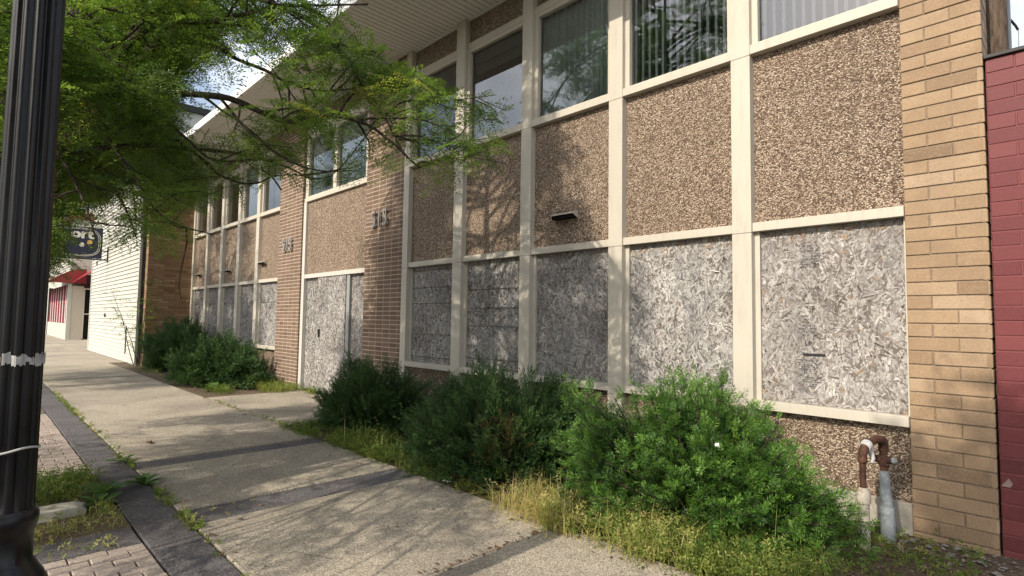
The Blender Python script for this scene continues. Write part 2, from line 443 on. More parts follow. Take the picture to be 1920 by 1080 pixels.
def pavers(x0, x1, y0, y1):
    nx = int(round((x1 - x0) / .102)); dx = (x1 - x0) / nx
    for i in range(nx):
        y = y1 + (.1 if i % 2 else 0); xa = x0 + i * dx
        while y > y0:
            ya = max(y - .203, y0); yb = min(y, y1)
            if yb - ya > .03:
                j = rng.uniform(-.0025, .0025, 2)
                slab(pv, xa + .004 + j[0], xa + dx - .004 + j[0], ya + .004 + j[1], yb - .004 + j[1], -.004 + rng.uniform(-.005, .004), rng.random(), .006)
            y -= .203
pavers(-4.42, -1.8, -5.88, -4.18)
pavers(-11.0, -6.77, -5.88, -4.18)
pavers(-20.0, -13.2, -5.88, -4.18)
kind(obj('brick_paving', pv, PAVER), 'structure')
kind(obj('pit_soil', MB().box(-6.55, -4.81, -5.88, -4.18, -.3, -.012).box(-12.82, -11.31, -5.88, -4.18, -.3, -.012), SOIL), 'structure')

# ------------------------------------------------------------------ office building
OB = thing('office_building', 'two storey tan office building with pebble panels and boarded up ground floor windows', 'building', (-10, 0, 0))
def part(name, mb, mat, bevel=0, smooth=False): return obj(name, mb, mat, OB, bevel, smooth)
Z0, ZB0, ZB1, ZM0, ZM1, ZS0, ZS1, ZW1, ZH1, ZT = 0.19, .755, .832, 2.335, 2.415, 3.975, 4.06, 5.45, 5.56, 5.93
XP0, XP1 = -.93, -.455
mull_r = [(-2.156, .178), (-3.547, .18), (-4.93, .178), (-6.308, .2), (-7.665, .15)]
mull_l = [(-14.24, .19), (-15.62, .19), (-17.0, .19), (-18.38, .19), (-19.80, .14)]
def flakes(x0, x1, z0, z1, y, n, seed, mb, lmin=.03, lmax=.13, dark=.06, warmtop=False, wide=1.0):
    r = np.random.default_rng(seed)
    cx = r.uniform(x0, x1, n); cz = r.uniform(z0, z1, n)
    L = r.uniform(lmin, lmax, n) * .5; W = r.uniform(.008, .026, n) * .5 * wide
    a = r.normal(np.pi / 2, .75, n) + (r.random(n) < .3) * r.uniform(-1.6, 1.6, n)
    ux, uz = np.cos(a), np.sin(a); vx, vz = -uz, ux
    yo = -r.uniform(.0, .005, n); tl = r.normal(0, .05, n); tw = r.normal(0, .16, n)
    ti = np.clip(r.beta(1.7, 1.5, n) * .94 + .12 * np.sin(cx * 5 + seed) * np.sin(cz * 4 + seed * 2), .02, .97); ti[r.random(n) < dark] = r.uniform(0, .12)
    if warmtop: ti[(cz > z1 - .10) & (r.random(n) < .22)] = 1.0
    ti[r.random(n) < .015] = 1.0
    big = r.random(n) < .035; L[big] *= 1.8; ti[big & (r.random(n) < .35)] = .03; W[big & (ti < .04)] *= .45
    P = []
    for k, (sa, sb) in enumerate(((-1, -1), (1, -1), (1, 1), (-1, 1))):
        k1 = r.uniform(.75, 1.0, n); k2 = r.uniform(.55, 1.0, n)
        px = cx + ux * L * sa * k1 + vx * W * sb * k2; pz = cz + uz * L * sa * k1 + vz * W * sb * k2
        px = np.clip(px, x0, x1); pz = np.clip(pz, z0, z1)
        py = y + yo + tl * L * sa + tw * W * sb
        P.append(np.stack([px, py, pz], -1))
    V = np.stack(P, 1).reshape(-1, 3)
    mb.add(V, np.arange(4 * n).reshape(n, 4), ti)
def osb_board(x0, x1, z0, z1, y, seed, mat, lines=(), dens=3800, **kw):
    mb = MB().box(x0, x1, y + .004, y + .016, z0, z1, .42)
    flakes(x0, x1, z0, z1, y, int(dens * (x1 - x0) * (z1 - z0)), seed, mb, **kw)
    rs = np.random.default_rng(seed + 500)
    for z in np.arange(z0 + .08, z1 - .04, .36):
        for x in (x0 + .035, x1 - .035):
            xx, zz_ = x + rs.normal(0, .008), z + rs.normal(0, .02); mb.box(xx - .006, xx + .006, y - .012, y, zz_ - .006, zz_ + .006, .02)
    for z in lines: mb.box(x0 + .01, x1 - .005, y - .012, y, z - .004, z + .004, .03)
    return part('strand_board', mb, mat)
def window_unit(x0, x1, z0, z1, seed, cover, fw=.055, panes=1, yf=-.03):
    f = MB()
    f.box(x0, x0 + fw, yf, .05, z0, z1); f.box(x1 - fw, x1, yf, .05, z0, z1)
    f.box(x0 + fw, x1 - fw, yf, .05, z1 - fw, z1); f.box(x0 + fw, x1 - fw, yf, .05, z0, z0 + .03)
    if panes == 2:
        xm = (x0 + x1) / 2; f.box(xm - .07, xm + .07, yf - .003, .048, z0 + .03, z1 - fw)
    fo = part('window', f, BEIGE, .003)
    pn = MB(); pn.add([(x0 + fw - .004, .02, z0 + .026), (x1 - fw + .004, .02, z0 + .026), (x1 - fw + .004, .02, z1 - fw + .004), (x0 + fw - .004, .02, z1 - fw + .004)], [(0, 1, 2, 3)])
    sub('pane', pn, GLASS, fo, OB)
    ia, ib, za, zb = x0 + fw, x1 - fw, z0 + .0, z1 - .02
    r = np.random.default_rng(seed)
    c = MB()
    if cover == 'blind':
        x = ia + .03
        while x < ib:
            a = R(r.normal(100, 4)); h = .0445
            dx, dy = h * math.cos(a), h * math.sin(a)
            c.add([(x - dx, .095 - dy, za + .03), (x + dx, .095 + dy, za + .03), (x + dx, .095 + dy, zb), (x - dx, .095 - dy, zb)], [(0, 1, 2, 3)])
            c.box(x - dx - .012, x - dx + .016, .092 - dy, .095 - dy, za + .03, zb)
            x += .083
        sub('blind', c, BLIND, fo, OB)
    elif cover.startswith('drape'):
        mat = {'drape': DRAPE, 'drapeb': DRAPEB, 'drapet': DRAPET}[cover.split('+')[0]]
        n = 90; xs = np.linspace(ia, ib, n); ph = r.uniform(0, 6)
        ys = .10 + .03 * np.sin(xs * 62 + ph + 1.5 * np.sin(xs * 9)) + .012 * np.sin(xs * 141)
        gap = r.uniform(ia + .3, ib - .25) if '+gap' in cover else -99
        V = np.concatenate([np.stack([xs, ys, np.full(n, za + .02)], -1), np.stack([xs, ys * .9 + .015, np.full(n, zb)], -1)])
        i = np.arange(n - 1); q = np.stack([i, i + 1, n + i + 1, n + i], -1)
        keepq = np.abs(xs[:-1] - gap) > .13
        c.add(V, q[keepq]); sub('curtain', c, mat, fo, OB)
    elif cover == 'shade':  # grey band at the window top stands in for the soffit's dark reflection
        c.box(ia, ib, .07, .075, zb - .2, zb); c.tube([(ia, .075, zb - .2), (ib, .075, zb - .2)], .012)
        c.box(ia, ib, .10, .104, zb - .34, zb - .05)
        sub('soffit_reflection_band', c, REFLBAND, fo, OB)
        d = MB(); n = 24; xs = np.linspace(ia, ia + .5, n); ys = .2 + .03 * np.sin(xs * 60)
        V = np.concatenate([np.stack([xs, ys, np.full(n, za)], -1), np.stack([xs, ys, np.full(n, za + .75)], -1)])
        i = np.arange(n - 1)
        if seed % 2: d.add(V, np.stack([i, i + 1, n + i + 1, n + i], -1)); sub('curtain', d, DRAPET, fo, OB)
    # dim room behind the pane
    rm = MB(); rm.box(x0, x1, 2.2, 2.25, z0, z1)
    return fo
def bay(x0, x1, seed, cover, mat, lines=(), lower=True, warm=False, stile=.045):
    """one bay of the curtain wall between two mullions"""
    part('pebble_panel', MB().box(x0, x1, .0, .1, ZM1, ZS0), PEBBLE)
    part('pebble_panel', MB().box(x0, x1, .001, .1, ZH1, ZT - .002), PEBBLE)
    part('pebble_panel', MB().box(x0, x1, .002, .1, Z0, ZB0), PEBBLE)
    part('rail', MB().box(x0, x1, -.06, .09, ZM0, ZM1), BEIGE, .003)
    part('rail', MB().box(x0, x1, -.078, .09, ZB0, ZB1), BEIGE, .003)
    part('window_sill', MB().box(x0, x1, -.078, .09, ZS0, ZS1), BEIGE, .003)
    part('head_rail', MB().box(x0, x1, -.035, .09, ZW1 + .02, ZH1), BEIGE, .003)
    window_unit(x0, x1, ZS1, ZW1 + .02, seed, cover)
    part('board_frame', MB().box(x0, x0 + stile, -.012, .05, ZB1, ZM0), BEIGE, .002)
    part('board_frame', MB().box(x1 - .012, x1, -.012, .05, ZB1, ZM0), BEIGE, .002)
    osb_board(x0 + stile, x1 - .012, ZB1 + .002, ZM0 - .002, .02, seed, mat, lines, warmtop=warm, **(dict(lmin=.035, lmax=.15, wide=1.15, dark=.1) if warm else {}))
xr = [XP0] + [None] * 0
specR = [('blind', OSBW, (), True), ('blind', OSB, (), True), ('drape', OSBD, (), False), ('shade', OSBD, (1.93, 1.67, 1.42, .97), False), ('shade', OSBD, (2.27, 2.0, 1.75, 1.27, .92), False)]
right = XP0
for i, (c, wd) in enumerate(mull_r):
    cov, m, ln, wm = specR[i]
    bay(c + wd / 2, right, 40 + i, cov, m, ln, warm=wm)
    right = c - wd / 2
P2 = (-12.87, -11.66); P5 = (-8.96, -7.755)
right = P2[0]
covL = ['drapeb+gap', 'drapet', 'drapeb', 'drapeb', 'drapeb+gap']
for i, (c, wd) in enumerate(mull_l):
    bay(c + wd / 2, right, 60 + i, covL[i], OSBD if i else OSB, (1.86,), stile=.03)
    right = c - wd / 2
for c, wd in mull_r + mull_l:
    mb = MB()
    for a, b in ((.1, ZB0 - .03), (ZB0 - .027, ZM0 - .012), (ZM0 - .009, ZS0 - .012), (ZS0 - .009, ZT - .004)):
        mb.box(c - wd / 2, c + wd / 2, -.085, .1, a, b)
    part('mullion', mb, BEIGE, .004)
# brickwork
def bricks(mb, o, u, n, w_, z0, z1, course, length, joint, bond, seed, proud=.012, tint=None):
    """bricks on a face: origin o (bottom corner), direction u, outward normal n, width w_"""
    r = np.random.default_rng(seed); o, u, n = np.array(o, float), np.array(u, float), np.array(n, float)
    rows = int(round((z1 - z0) / course)); ch = (z1 - z0) / rows
    for i in range(rows):
        z = z0 + (i + .5) * ch
        off = 0 if bond == 'stack' else (length / 2 if i % 2 else 0)
        x = -off
        while x < w_ - .01:
            a, b = max(x, 0), min(x + length, w_)
            if b - a > .03:
                c = o + u * (a + b) / 2; c[2] = z
                j = r.uniform(-.0012, .0012, 3)
                w2 = (b - a) / 2 - joint / 2 + (joint / 4 if (a == 0 or b == w_) else 0)
                mb.cbox(c + n * (-.03 + j[0]) + np.array([0, 0, j[1]]), u, (0, 0, 1), n, w2, ch / 2 - joint / 2, .03 + proud, .003, np.clip(r.normal(.52, .24), 0, 1))
            x += length
def brick_mass(name, x0, x1, y0, y1, z0, z1, course, length, joint, bond, mat, mort, seed, faces='FR', parent=OB, proud=.008):
    o = obj(name, MB().box(x0 + .001, x1 - .001, y0 + .001, y1, z0, z1), mort, parent)
    mb = MB()
    if 'F' in faces: bricks(mb, (x0, y0, z0), (1, 0, 0), (0, -1, 0), x1 - x0, z0, z1, course, length, joint, bond, seed, proud)
    if 'R' in faces: bricks(mb, (x1, y0 - proud, z0), (0, 1, 0), (1, 0, 0), y1 - y0, z0, z1, course, length, joint, bond, seed + 1, proud)
    if 'L' in faces: bricks(mb, (x0, y1, z0), (0, -1, 0), (-1, 0, 0), y1 - y0, z0, z1, course, length, joint, bond, seed + 2, proud)
    b = obj('brickwork', mb, mat); b.parent = o
    return o
brick_mass('brick_pier', XP0, XP1, -.03, .32, -.1, 6.9, .1016, .305, .0115, 'run', TAN, MORT, 5, 'FR')
brick_mass('brick_pier', P5[0], P5[1], -.075, .06, -.1, ZT - .003, .0755, .2205, .0115, "stack", BROWN, MORTP, 15, 'FRL', proud=.002)
brick_mass('brick_pier', P2[0], P2[1], -.085, .06, -.1, ZT - .003, .0755, .2205, .0125, "stack", BROWN, MORTP, 25, 'FRL', proud=.002)
brick_mass('wing_wall', -20.16, -19.88, -1.28, .1, -.1, 6.35, .0755, .305, .011, 'run', BUFF, MORTB, 35, 'FR')
# foundation, structure, roof
for a, b in ((-19.88, P2[0]), (P5[1], XP0)): part('foundation', MB().box(a, b, -.03, .1, -.2, Z0), CONCP, .006)
sh = MB()
sh.box(-19.9, XP1 - .35, 2.3, 2.4, 0, 6.0); sh.box(-19.9, XP1 - .3, .34, 2.3, 5.9, 5.94); sh.box(-19.9, -.9, .34, 2.3, 3.7, 3.75)
sh.box(-.82, -.76, .34, 2.3, -.1, 6.9); sh.box(-20.1, -20.0, .1, 2.4, 0, 6.3)
for x in (-2.16, -3.55, -4.93, -6.31, -8.3, -12.3, -15.6): sh.box(x - .03, x + .03, .35, 2.3, 3.75, 5.9)
part('interior_wall', sh, ROOM)
sf = MB(); x = -19.878
while x < XP0 - .01:
    b = min(x + .1015, XP0); sf.box(x + .0065, b - .0065, -1.40, .1, ZT, ZT + .02, .5); x = b
part('soffit', sf, SOFFIT, .003)
part('soffit', MB().box(-19.88, XP0, -1.40, .1, ZT + .008, ZT + .05), BLACKHOLE)
part('soffit_trim', MB().box(-19.88, XP0, -.03, .0, ZT - .014, ZT + .001), SOFFIT)
part('fascia', MB().box(-19.88, XP1 + .0, -1.45, -1.402, ZT - .01, ZT + .16), FASCIA, .004)
part('roof', MB().box(-19.88, -.94, -1.401, 9, ZT + .051, ZT + .155).box(-19.88, -.76, 2.41, 9, -.1, ZT + .05), ASPH)
dn = MB(); dn.lathe([(.0, 0), (.085, 0), (.09, .006), (.115, .004), (.12, -.006), (.11, -.008), (.085, -.002)], (-8.17, -.56, ZT - .004), 24)
part('downlight', dn, DARKMETAL, smooth=True)
# entrance bay
xe0, xe1 = P2[1], P5[0]
part('pebble_panel', MB().box(xe0, xe1, .002, .1, ZM1, ZS0), PEBBLE)
part('pebble_panel', MB().box(xe0, xe1, .002, .1, ZH1, ZT - .002), PEBBLE)
part('window_sill', MB().box(xe0 + .02, xe1, -.05, .09, ZS0, ZS1), BEIGE, .003)
part('head_rail', MB().box(xe0 + .02, xe1, -.035, .09, ZW1 + .02, ZH1), BEIGE, .003)
window_unit(xe0 + .02, xe1, ZS1, ZW1 + .02, 81, 'drape+gap', .13, 2)
for q in ((xe0 + .005, xe0 + .13, -.05, .09, -.02, ZS0 - .002), (xe0 + .132, xe1, -.045, .09, ZM0 - .005, ZM1)): part('entrance_frame', MB().box(*q), WHITEFR, .004)
part('entrance_frame', MB().box(-9.70, -9.585, -.02, .09, 0, ZM0 - .008), GREYPOST, .004)
part('entrance_frame', MB().box(-9.72, -9.702, -.012, .09, 0, ZM0 - .008), DARKMETAL)  # thin dark strip stands in for the shaded gap beside the door
osb_board(xe0 + .132, -10.9, .02, ZM0 - .01, .035, 91, OSB, dark=.12)
osb_board(-9.583, xe1, .02, ZM0 - .01, .035, 92, OSBD, dark=.12)
dbm = MB().box(-10.9, -9.722, -.018, .03, .02, ZM0 - .006, .45)
flakes(-10.9, -9.722, .02, ZM0 - .008, -.022, int(2700 * 1.18 * 2.3), 93, dbm)
do = part('boarded_door', dbm, OSB)
sub('handle', MB().box(-10.775, -10.745, -.06, -.02, 1.12, 1.28), DARKMETAL, do, OB, .006)
# wall vents
def vent(x, z, w_=.35):
    v = MB(); h = .095; d = .11
    v.add([(x, 0, z + h), (x + w_, 0, z + h), (x + w_, -d, z + h * .62), (x, -d, z + h * .62), (x, -d, z + h * .5), (x + w_, -d, z + h * .5)],
          [(0, 3, 2, 1), (3, 4, 5, 2)])
    v.add([(x, 0, z + h), (x, -d, z + h * .62), (x, -d, z + h * .5), (x, 0, z)], [(0, 1, 2, 3)])
    v.add([(x + w_, 0, z + h), (x + w_, -d, z + h * .62), (x + w_, -d, z + h * .5), (x + w_, 0, z)], [(3, 2, 1, 0)])
    o = part('vent_hood', v, BEIGE)
    i = MB().box(x + .01, x + w_ - .01, -.09, -.003, z + .008, z + h * .52); sub('vent_opening', i, BLACKHOLE, o, OB)
for x, z in ((-4.48, 2.72), (-14.12, 2.78), (-16.6, 2.72), (-19.35, 2.74)): vent(x, z)
# house numbers
def number(x, z, y, size, mats):
    h = bpy.data.objects.new('house_number', None); COL.objects.link(h); h.parent = OB
    h.matrix_parent_inverse = Matrix.Translation(-OB.location)
    for k, ch in enumerate('515'):
        me = text_mesh(ch, size, .012, .004)
        me.transform(Matrix.Translation((x + (k - 1) * size * .46, y, z)) @ Matrix.Rotation(R(90), 4, 'X') @ Matrix.Diagonal((.82, 1, 1, 1)))
        o = obj('digit', me, mats[0]); o.parent = h
        pn = MB()
        for dx in (-.03, .03): pn.tube([(x + (k - 1) * size * .46 + dx, y + .01, z), (x + (k - 1) * size * .46 + dx, y + .05, z)], .004, 6)
        o2 = obj('pin', pn, NUMDARK); o2.parent = o
number(-8.42, 3.215, -.125, .40, (NUMMAT,))
number(-12.28, 3.10, -.14, .38, (NUMMAT,))
# faded stamps on the first board
def stamp(txt, x, z, size):
    me = text_mesh(txt, size, .0006)
    me.transform(Matrix.Translation((x, .006, z)) @ Matrix.Rotation(R(90), 4, 'X'))
    obj('stamp', me, STAMP, OB)
def onfac(px, py, y=.013):
    d = AX.T @ np.array([(px - 960) / 1042.656, (540 - py) / 1042.656, 1.0]); return CAM + d * (y - CAM[1]) / d[1]
for txt, px, py, s_ in (('1P', 1522, 582, .045), ('LP', 1516, 644, .055)):
    p = onfac(px, py); stamp(txt, p[0], p[2], s_)
ms = MB(); r = np.random.default_rng(3)
for py in list(range(455, 505, 5)) + list(range(540, 580, 7)) + list(range(592, 632, 6)) + list(range(676, 726, 4)):
    p = onfac(1520 + r.uniform(-6, 6), py); x = p[0] - .07
    while x < p[0] + .06:
        l = r.uniform(.006, .02)
        if r.random() < .6: ms.box(x, x + l, .0055, .0062, p[2] - .0025, p[2] + .0025)
        x += l + .006
p = onfac(1530, 665); ms.box(p[0] - .1, p[0] + .07, .004, .0145, p[2] - .008, p[2] + .008)
obj('stamp', ms, STAMP, OB)

# ------------------------------------------------------------------ red painted neighbour and what stands behind it
RB = thing('brick_building', 'one storey dark red painted brick building at the right edge beside the tan pier', 'building', (1, 0, 0))
rw = MB(); bricks(rw, (-.435, 0, -.1), (1, 0, 0), (0, -1, 0), 3.4, -.1, 3.40, .1016, .305, .010, 'run', 55, .004)
obj('brickwork', rw, RED, RB)
obj('wall', MB().box(-.435, 3, .001, 2.4, -.1, 3.40), REDM, RB)
ch = MB(); ch.add([(-.432, -.0065, .43), (-.385, -.0065, .425), (-.37, -.0065, .455), (-.392, -.0065, .485), (-.43, -.0065, .49)][:4], [(0, 1, 2, 3)]); obj('bare_patch', ch, mat_simple('bare_mortar_patch', (.34, .25, .22), .9), RB)
obj('coping', MB().box(-.445, 3.02, -.025, 2.42, 3.402, 3.43), DARKMETAL, RB, .004)
pole = MB(); zz = np.linspace(-.1, 8.5, 20)
pole.tube(np.stack([np.full(20, -.47), np.full(20, .93), zz], -1), .12 - .003 * zz, 14)
TP = thing('utility_pole', 'brown weathered timber pole rising behind the red wall beside the tan pier', 'pole', (-.47, .93, 0))
obj('shaft', pole, TIMBER, TP, smooth=True)
vl = thing('downspout', 'dark grey metal downspout standing behind the red wall next to the timber pole', 'downspout', (-.47, 1.7, 0))
obj('pipe', MB().box(-.62, -.47, 1.42, 1.62, 3.3, 7.5), DARKMETAL, vl, .01)
obj('bracket', MB().box(-.64, -.455, 1.40, 1.64, 4.6, 4.64), DARKMETAL, vl, .004)
obj('conduit', MB().tube([(-.45, 1.95, 3.3), (-.45, 1.95, 7.5)], .05, 10), GREYPOST, vl, smooth=True)
wi = thing('service_cable', 'thin bent grey cable hooking off the dark downspout against the sky', 'cable', (-.4, 2, 4))
obj('hook', MB().tube([at(1890, 33, 6.6), at(1897, 40, 6.6), at(1904, 48, 6.6), at(1909, 56, 6.6)], .013, 8), DARKMETAL, wi, smooth=True)
obj('cable', MB().tube([at(1909, 56, 6.6), at(1910, 75, 6.6), at(1911, 120, 6.6)], .005, 6), GREYPOST, wi, smooth=True)

# ------------------------------------------------------------------ white sided neighbour, shop and hanging sign
SB = thing('siding_building', 'white clapboard building with a blank side beyond the tan brick wing wall', 'building', (-25, -1.4, 0))
sd = MB(); z = 0.0
while z < 8.2:
    sd.add([(-29.8, -1.425, z), (-20.3, -1.425, z), (-20.3, -1.395, z + .137), (-29.8, -1.395, z + .137)], [(0, 1, 2, 3)])
    sd.add([(-29.8, -1.38, z), (-20.3, -1.38, z), (-20.3, -1.425, z), (-29.8, -1.425, z)], [(0, 1, 2, 3)])
    z += .137
obj('wall', MB().box(-29.8, -20.3, -1.39, 9, -.1, 8.2), SIDING, SB)
obj('siding', sd, SIDING, SB)
obj('corner_trim', MB().box(-29.86, -29.7, -1.43, -1.34, 0, 8.2), SIDING, SB)
obj('corner_trim', MB().box(-20.36, -20.28, -1.43, -1.34, 0, 8.2), SIDING, SB)
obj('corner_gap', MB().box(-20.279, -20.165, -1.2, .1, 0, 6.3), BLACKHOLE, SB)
obj('downpipe', MB().box(-20.27, -20.19, -1.38, -1.31, .05, 6.3), DARKMETAL, SB, .01)
obj('wall_fitting', MB().box(-26.0, -25.85, -1.45, -1.41, 1.42, 1.56), DARKMETAL, SB, .01)
obj('drain_pipe', MB().box(-21.75, -21.72, -1.45, -1.415, .25, 1.15), DARKMETAL, SB, .01)
obj('roof', MB().box(-29.9, -20.2, -1.6, 9, 8.2, 8.4), DARKMETAL, SB)
HS = thing('hanging_sign', 'navy blue hanging shop sign with cream lettering projecting from the white siding', 'sign', (-26, -2.3, 4))
obj('board', MB().box(-26.03, -25.97, -3.15, -1.62, 3.62, 4.78), NAVY, HS, .01)
def glyph_x(txt, y, z, size, mat, sy=1.0, off=.02):
    me = text_mesh(txt, size, .006, off)
    me.transform(Matrix.Translation((-25.962, y, z)) @ Matrix.Rotation(R(90), 4, 'Z') @ Matrix.Rotation(R(90), 4, 'X') @ Matrix.Diagonal((sy, 1, 1, 1)))
    return obj('lettering', me, mat, HS)
glyph_x('ort', -2.24, 4.50, .46, LETTER, 1.15)
glyph_x('&', -2.0, 4.14, .36, GOLD)
glyph_x('e', -2.25, 4.12, .26, LETTER)
bd = MB()
th = np.linspace(0, 2 * np.pi, 49)
for rr in (1.0, .93):
    bd.tube(np.stack([np.full(49, -25.965), -2.385 + .70 * rr * np.sign(np.cos(th)) * np.abs(np.cos(th)) ** .6, 4.2 + .52 * rr * np.sign(np.sin(th)) * np.abs(np.sin(th)) ** .6], -1), .008, 5)
obj('border', bd, LETTER, HS)
obj('bracket', MB().box(-26.02, -25.98, -3.25, -1.42, 3.56, 3.61).box(-26.02, -25.98, -1.62, -1.42, 3.9, 3.94).box(-26.02, -25.98, -1.46, -1.42, 3.5, 4.1).tube([(-26, -1.75, 3.53), (-26, -1.75, 3.36)], .02, 6), DARKMETAL, HS)
SH = thing('shop_building', 'far white shop with red awning, red striped window and dark doorway down the pavement', 'building', (-42, -.9, 0))
def lap(mb, a, b, z0, z1, step=.17, tint=.5):
    a, b = np.array(a, float), np.array(b, float); n = np.cross(b - a, (0, 0, 1.0)); n /= np.linalg.norm(n); z = z0
    up = np.array([0, 0, 1.0])
    while z < z1 - .01:
        h = min(step, z1 - z)
        mb.add([a + up * z + n * .03, b + up * z + n * .03, b + up * (z + h), a + up * (z + h)], [(0, 1, 2, 3)], tint)
        mb.add([a + up * z, b + up * z, b + up * z + n * .03, a + up * z + n * .03], [(0, 1, 2, 3)], tint)
        z += step
l = MB(); lap(l, (-42, -.86, 0), (-42, -.26, 0), 0, 3.2); obj('side_wall', l, SIDINGB, SH)
obj('door', MB().box(-42.05, -41.98, -.24, .12, .12, 3.0), BLACKHOLE, SH)
obj('door_frame', MB().box(-42.04, -41.95, -.27, -.2, .05, 3.08).box(-42.04, -41.95, -.2, .6, 3.0, 3.08).box(-42.04, -41.955, -.2, .3, 1.5, 1.56), SIDINGB, SH)
obj('corner_post', MB().box(-42.3, -41.94, -1.02, -.84, 0, 3.3), SIDING, SH)
obj('bulkhead', MB().box(-56, -42.3, -1.0, -.6, 0, .95), SIDING, SH)
st = MB(); n = 46; xs = np.linspace(-53, -42.4, n)
for i in range(n - 1):
    st.box(xs[i], xs[i + 1] - .0, -.96 + .06 * (i % 2), -.9, .96, 3.3, 0, 0 if (i // 3) % 2 == 0 else 1)
obj('curtain', st, [REDCLOTH, WHITECLOTH], SH)
obj('window_post', MB().box(-53.6, -53.1, -1.0, -.8, 0, 3.4), DARKMETAL, SH)
obj('wall', MB().box(-75, -42, .3, 8, 0, 8.5).box(-42.05, -29.9, .62, 8, 0, 8.5), SIDING, SH)
l = MB(); lap(l, (-60, -.9, 0), (-41.9, -.9, 0), 3.9, 7.2); lap(l, (-41.9, -.9, 0), (-41.9, .6, 0), 3.9, 7.2); obj('upper_wall', l, SIDING, SH)
obj('cornice', MB().box(-60, -41.8, -1.05, .6, 7.2, 7.6), MAROON, SH)
aw = MB()
aw.add([(-56, -2.0, 3.35), (-41.7, -2.0, 3.35), (-41.7, -.9, 4.15), (-56, -.9, 4.15)], [(0, 1, 2, 3)])
aw.add([(-41.7, -2.0, 3.35), (-41.7, -.2, 3.35), (-41.7, -.2, 4.2), (-41.7, -.9, 4.15)], [(0, 1, 2, 3)])
aw.add([(-56, -2.0, 3.15), (-41.7, -2.0, 3.15), (-41.7, -2.0, 3.35), (-56, -2.0, 3.35)], [(0, 1, 2, 3)])
aw.add([(-41.69, -.9, 3.35), (-38.0, -.9, 3.5), (-38.0, .2, 4.35), (-41.69, .1, 4.3)], [(0, 1, 2, 3)])
ao = obj('awning', aw, REDCLOTH, SH); ao.modifiers.new('thick', 'SOLIDIFY').thickness = .03
# far building closing the street
FB = thing('brick_block', 'distant brown brick block closing the view down the street behind the trees', 'building', (-95, 0, 0))
fb = MB().box(-110, -80, -1.5, 10, 0, 9)
obj('wall', fb, BUFF, FB)
for z in (1.2, 4.2, 6.8): 
    for x in np.arange(-108, -82, 3.2): obj('window', MB().box(x, x + 1.5, -1.56, -1.5, z, z + 1.7), BLACKHOLE, FB)

# ------------------------------------------------------------------ lamp post
LP = np.array([-2.56, -4.965, 0.0])
LT = thing('lamp_post', 'black fluted cast iron lamp post with chipped paint in the left foreground', 'street lamp', tuple(LP))
shaft = MB(); zs = np.concatenate([[.84], np.linspace(.87, 3.05, 40)])
shaft.lathe([(.0745 - .002 * (z - .9), z) for z in zs], LP, 192, (.86, 5, 12, .13))
obj('shaft', shaft, LAMP, LT, smooth=True)
bs = MB(); bs.lathe([(0.0, 0), (0.216, 0), (0.216, 0.05), (0.198, 0.07), (0.1935, 0.2), (0.18, 0.24), (0.135, 0.31), (0.1305, 0.4), (0.1278, 0.48), (0.1287, 0.53), (0.1233, 0.57), (0.1098, 0.615), (0.0972, 0.635), (0.0846, 0.66), (0.0774, 0.67), (0.0765, 0.75), (0.0783, 0.77), (0.0855, 0.785), (0.0891, 0.805), (0.0873, 0.823), (0.081, 0.838), (0.0765, 0.842), (0.0, 0.842)], LP, 64)
obj('base', bs, LAMP, LT, smooth=True)
hd = MB(); hd.lathe([(0, 3.03), (.085, 3.03), (.095, 3.06), (.06, 3.1), (.12, 3.16), (.13, 3.18), (0, 3.18)], LP, 32)
obj('collar', hd, LAMP, LT, smooth=True)
gl = MB(); gl.lathe([(.11, 3.18), (.17, 3.3), (.18, 3.42), (.12, 3.58), (.04, 3.67), (0, 3.68)], LP, 32)
obj('lantern', gl, WHITECLOTH, LT, smooth=True)
tp = MB(); r = np.random.default_rng(11); nseg = 120; th = np.linspace(0, 2 * np.pi, nseg, endpoint=False)
def shaft_r(z, t): return (.0745 - .002 * (z - .9)) * (1 - .13 * (.5 - .5 * np.cos(12 * t)) ** 1.6)
for zc, hh, fill in ((1.345, .025, .96),):
    lo = zc - hh * (.5 + .3 * np.sin(th * 5) * np.sin(th * 13) + .35 * r.random(nseg)); hi = zc + hh * (.45 + .4 * np.sin(th * 7 + 1) * np.sin(th * 3) + .35 * r.random(nseg))
    lo[40:46] -= .03; lo[80:84] -= .045; lo[100:103] -= .06
    for i in range(nseg):
        if r.random() > fill: continue
        j = (i + 1) % nseg; V = []
        for ii, z in ((i, lo[i]), (j, lo[i]), (j, hi[i]), (i, hi[i])):
            rr = shaft_r(z, th[ii]) + .0025 + .002 * r.random(); V.append((LP[0] + rr * math.cos(th[ii]), LP[1] + rr * math.sin(th[ii]), z))
        tp.add(V, [(0, 1, 2, 3)])
obj('torn_tape', tp, TAPE, LT)
tie = MB(); th2 = np.linspace(-.6, 3.6, 50)
tie.tube([(LP[0] + .077 * math.cos(t), LP[1] + .077 * math.sin(t), 1.045 + .006 * math.sin(3 * t)) for t in th2], .004, 6)
obj('wire_tie', tie, TAPE, LT, smooth=True)
stk = MB()
for za, zb_, t0, t1 in ((1.66, 1.71, -2.62, -2.35), (1.59, 1.63, -2.6, -2.4), (1.44, 1.47, -1.15, -1.0)):
    tt = np.linspace(t0, t1, 6)
    for a, b in zip(tt[:-1], tt[1:]):
        stk.add([(LP[0] + .0745 * math.cos(q), LP[1] + .0745 * math.sin(q), z) for q, z in ((a, za), (b, za), (b, zb_), (a, zb_))], [(0, 1, 2, 3)])
obj('sticker', stk, PAPER, LT)

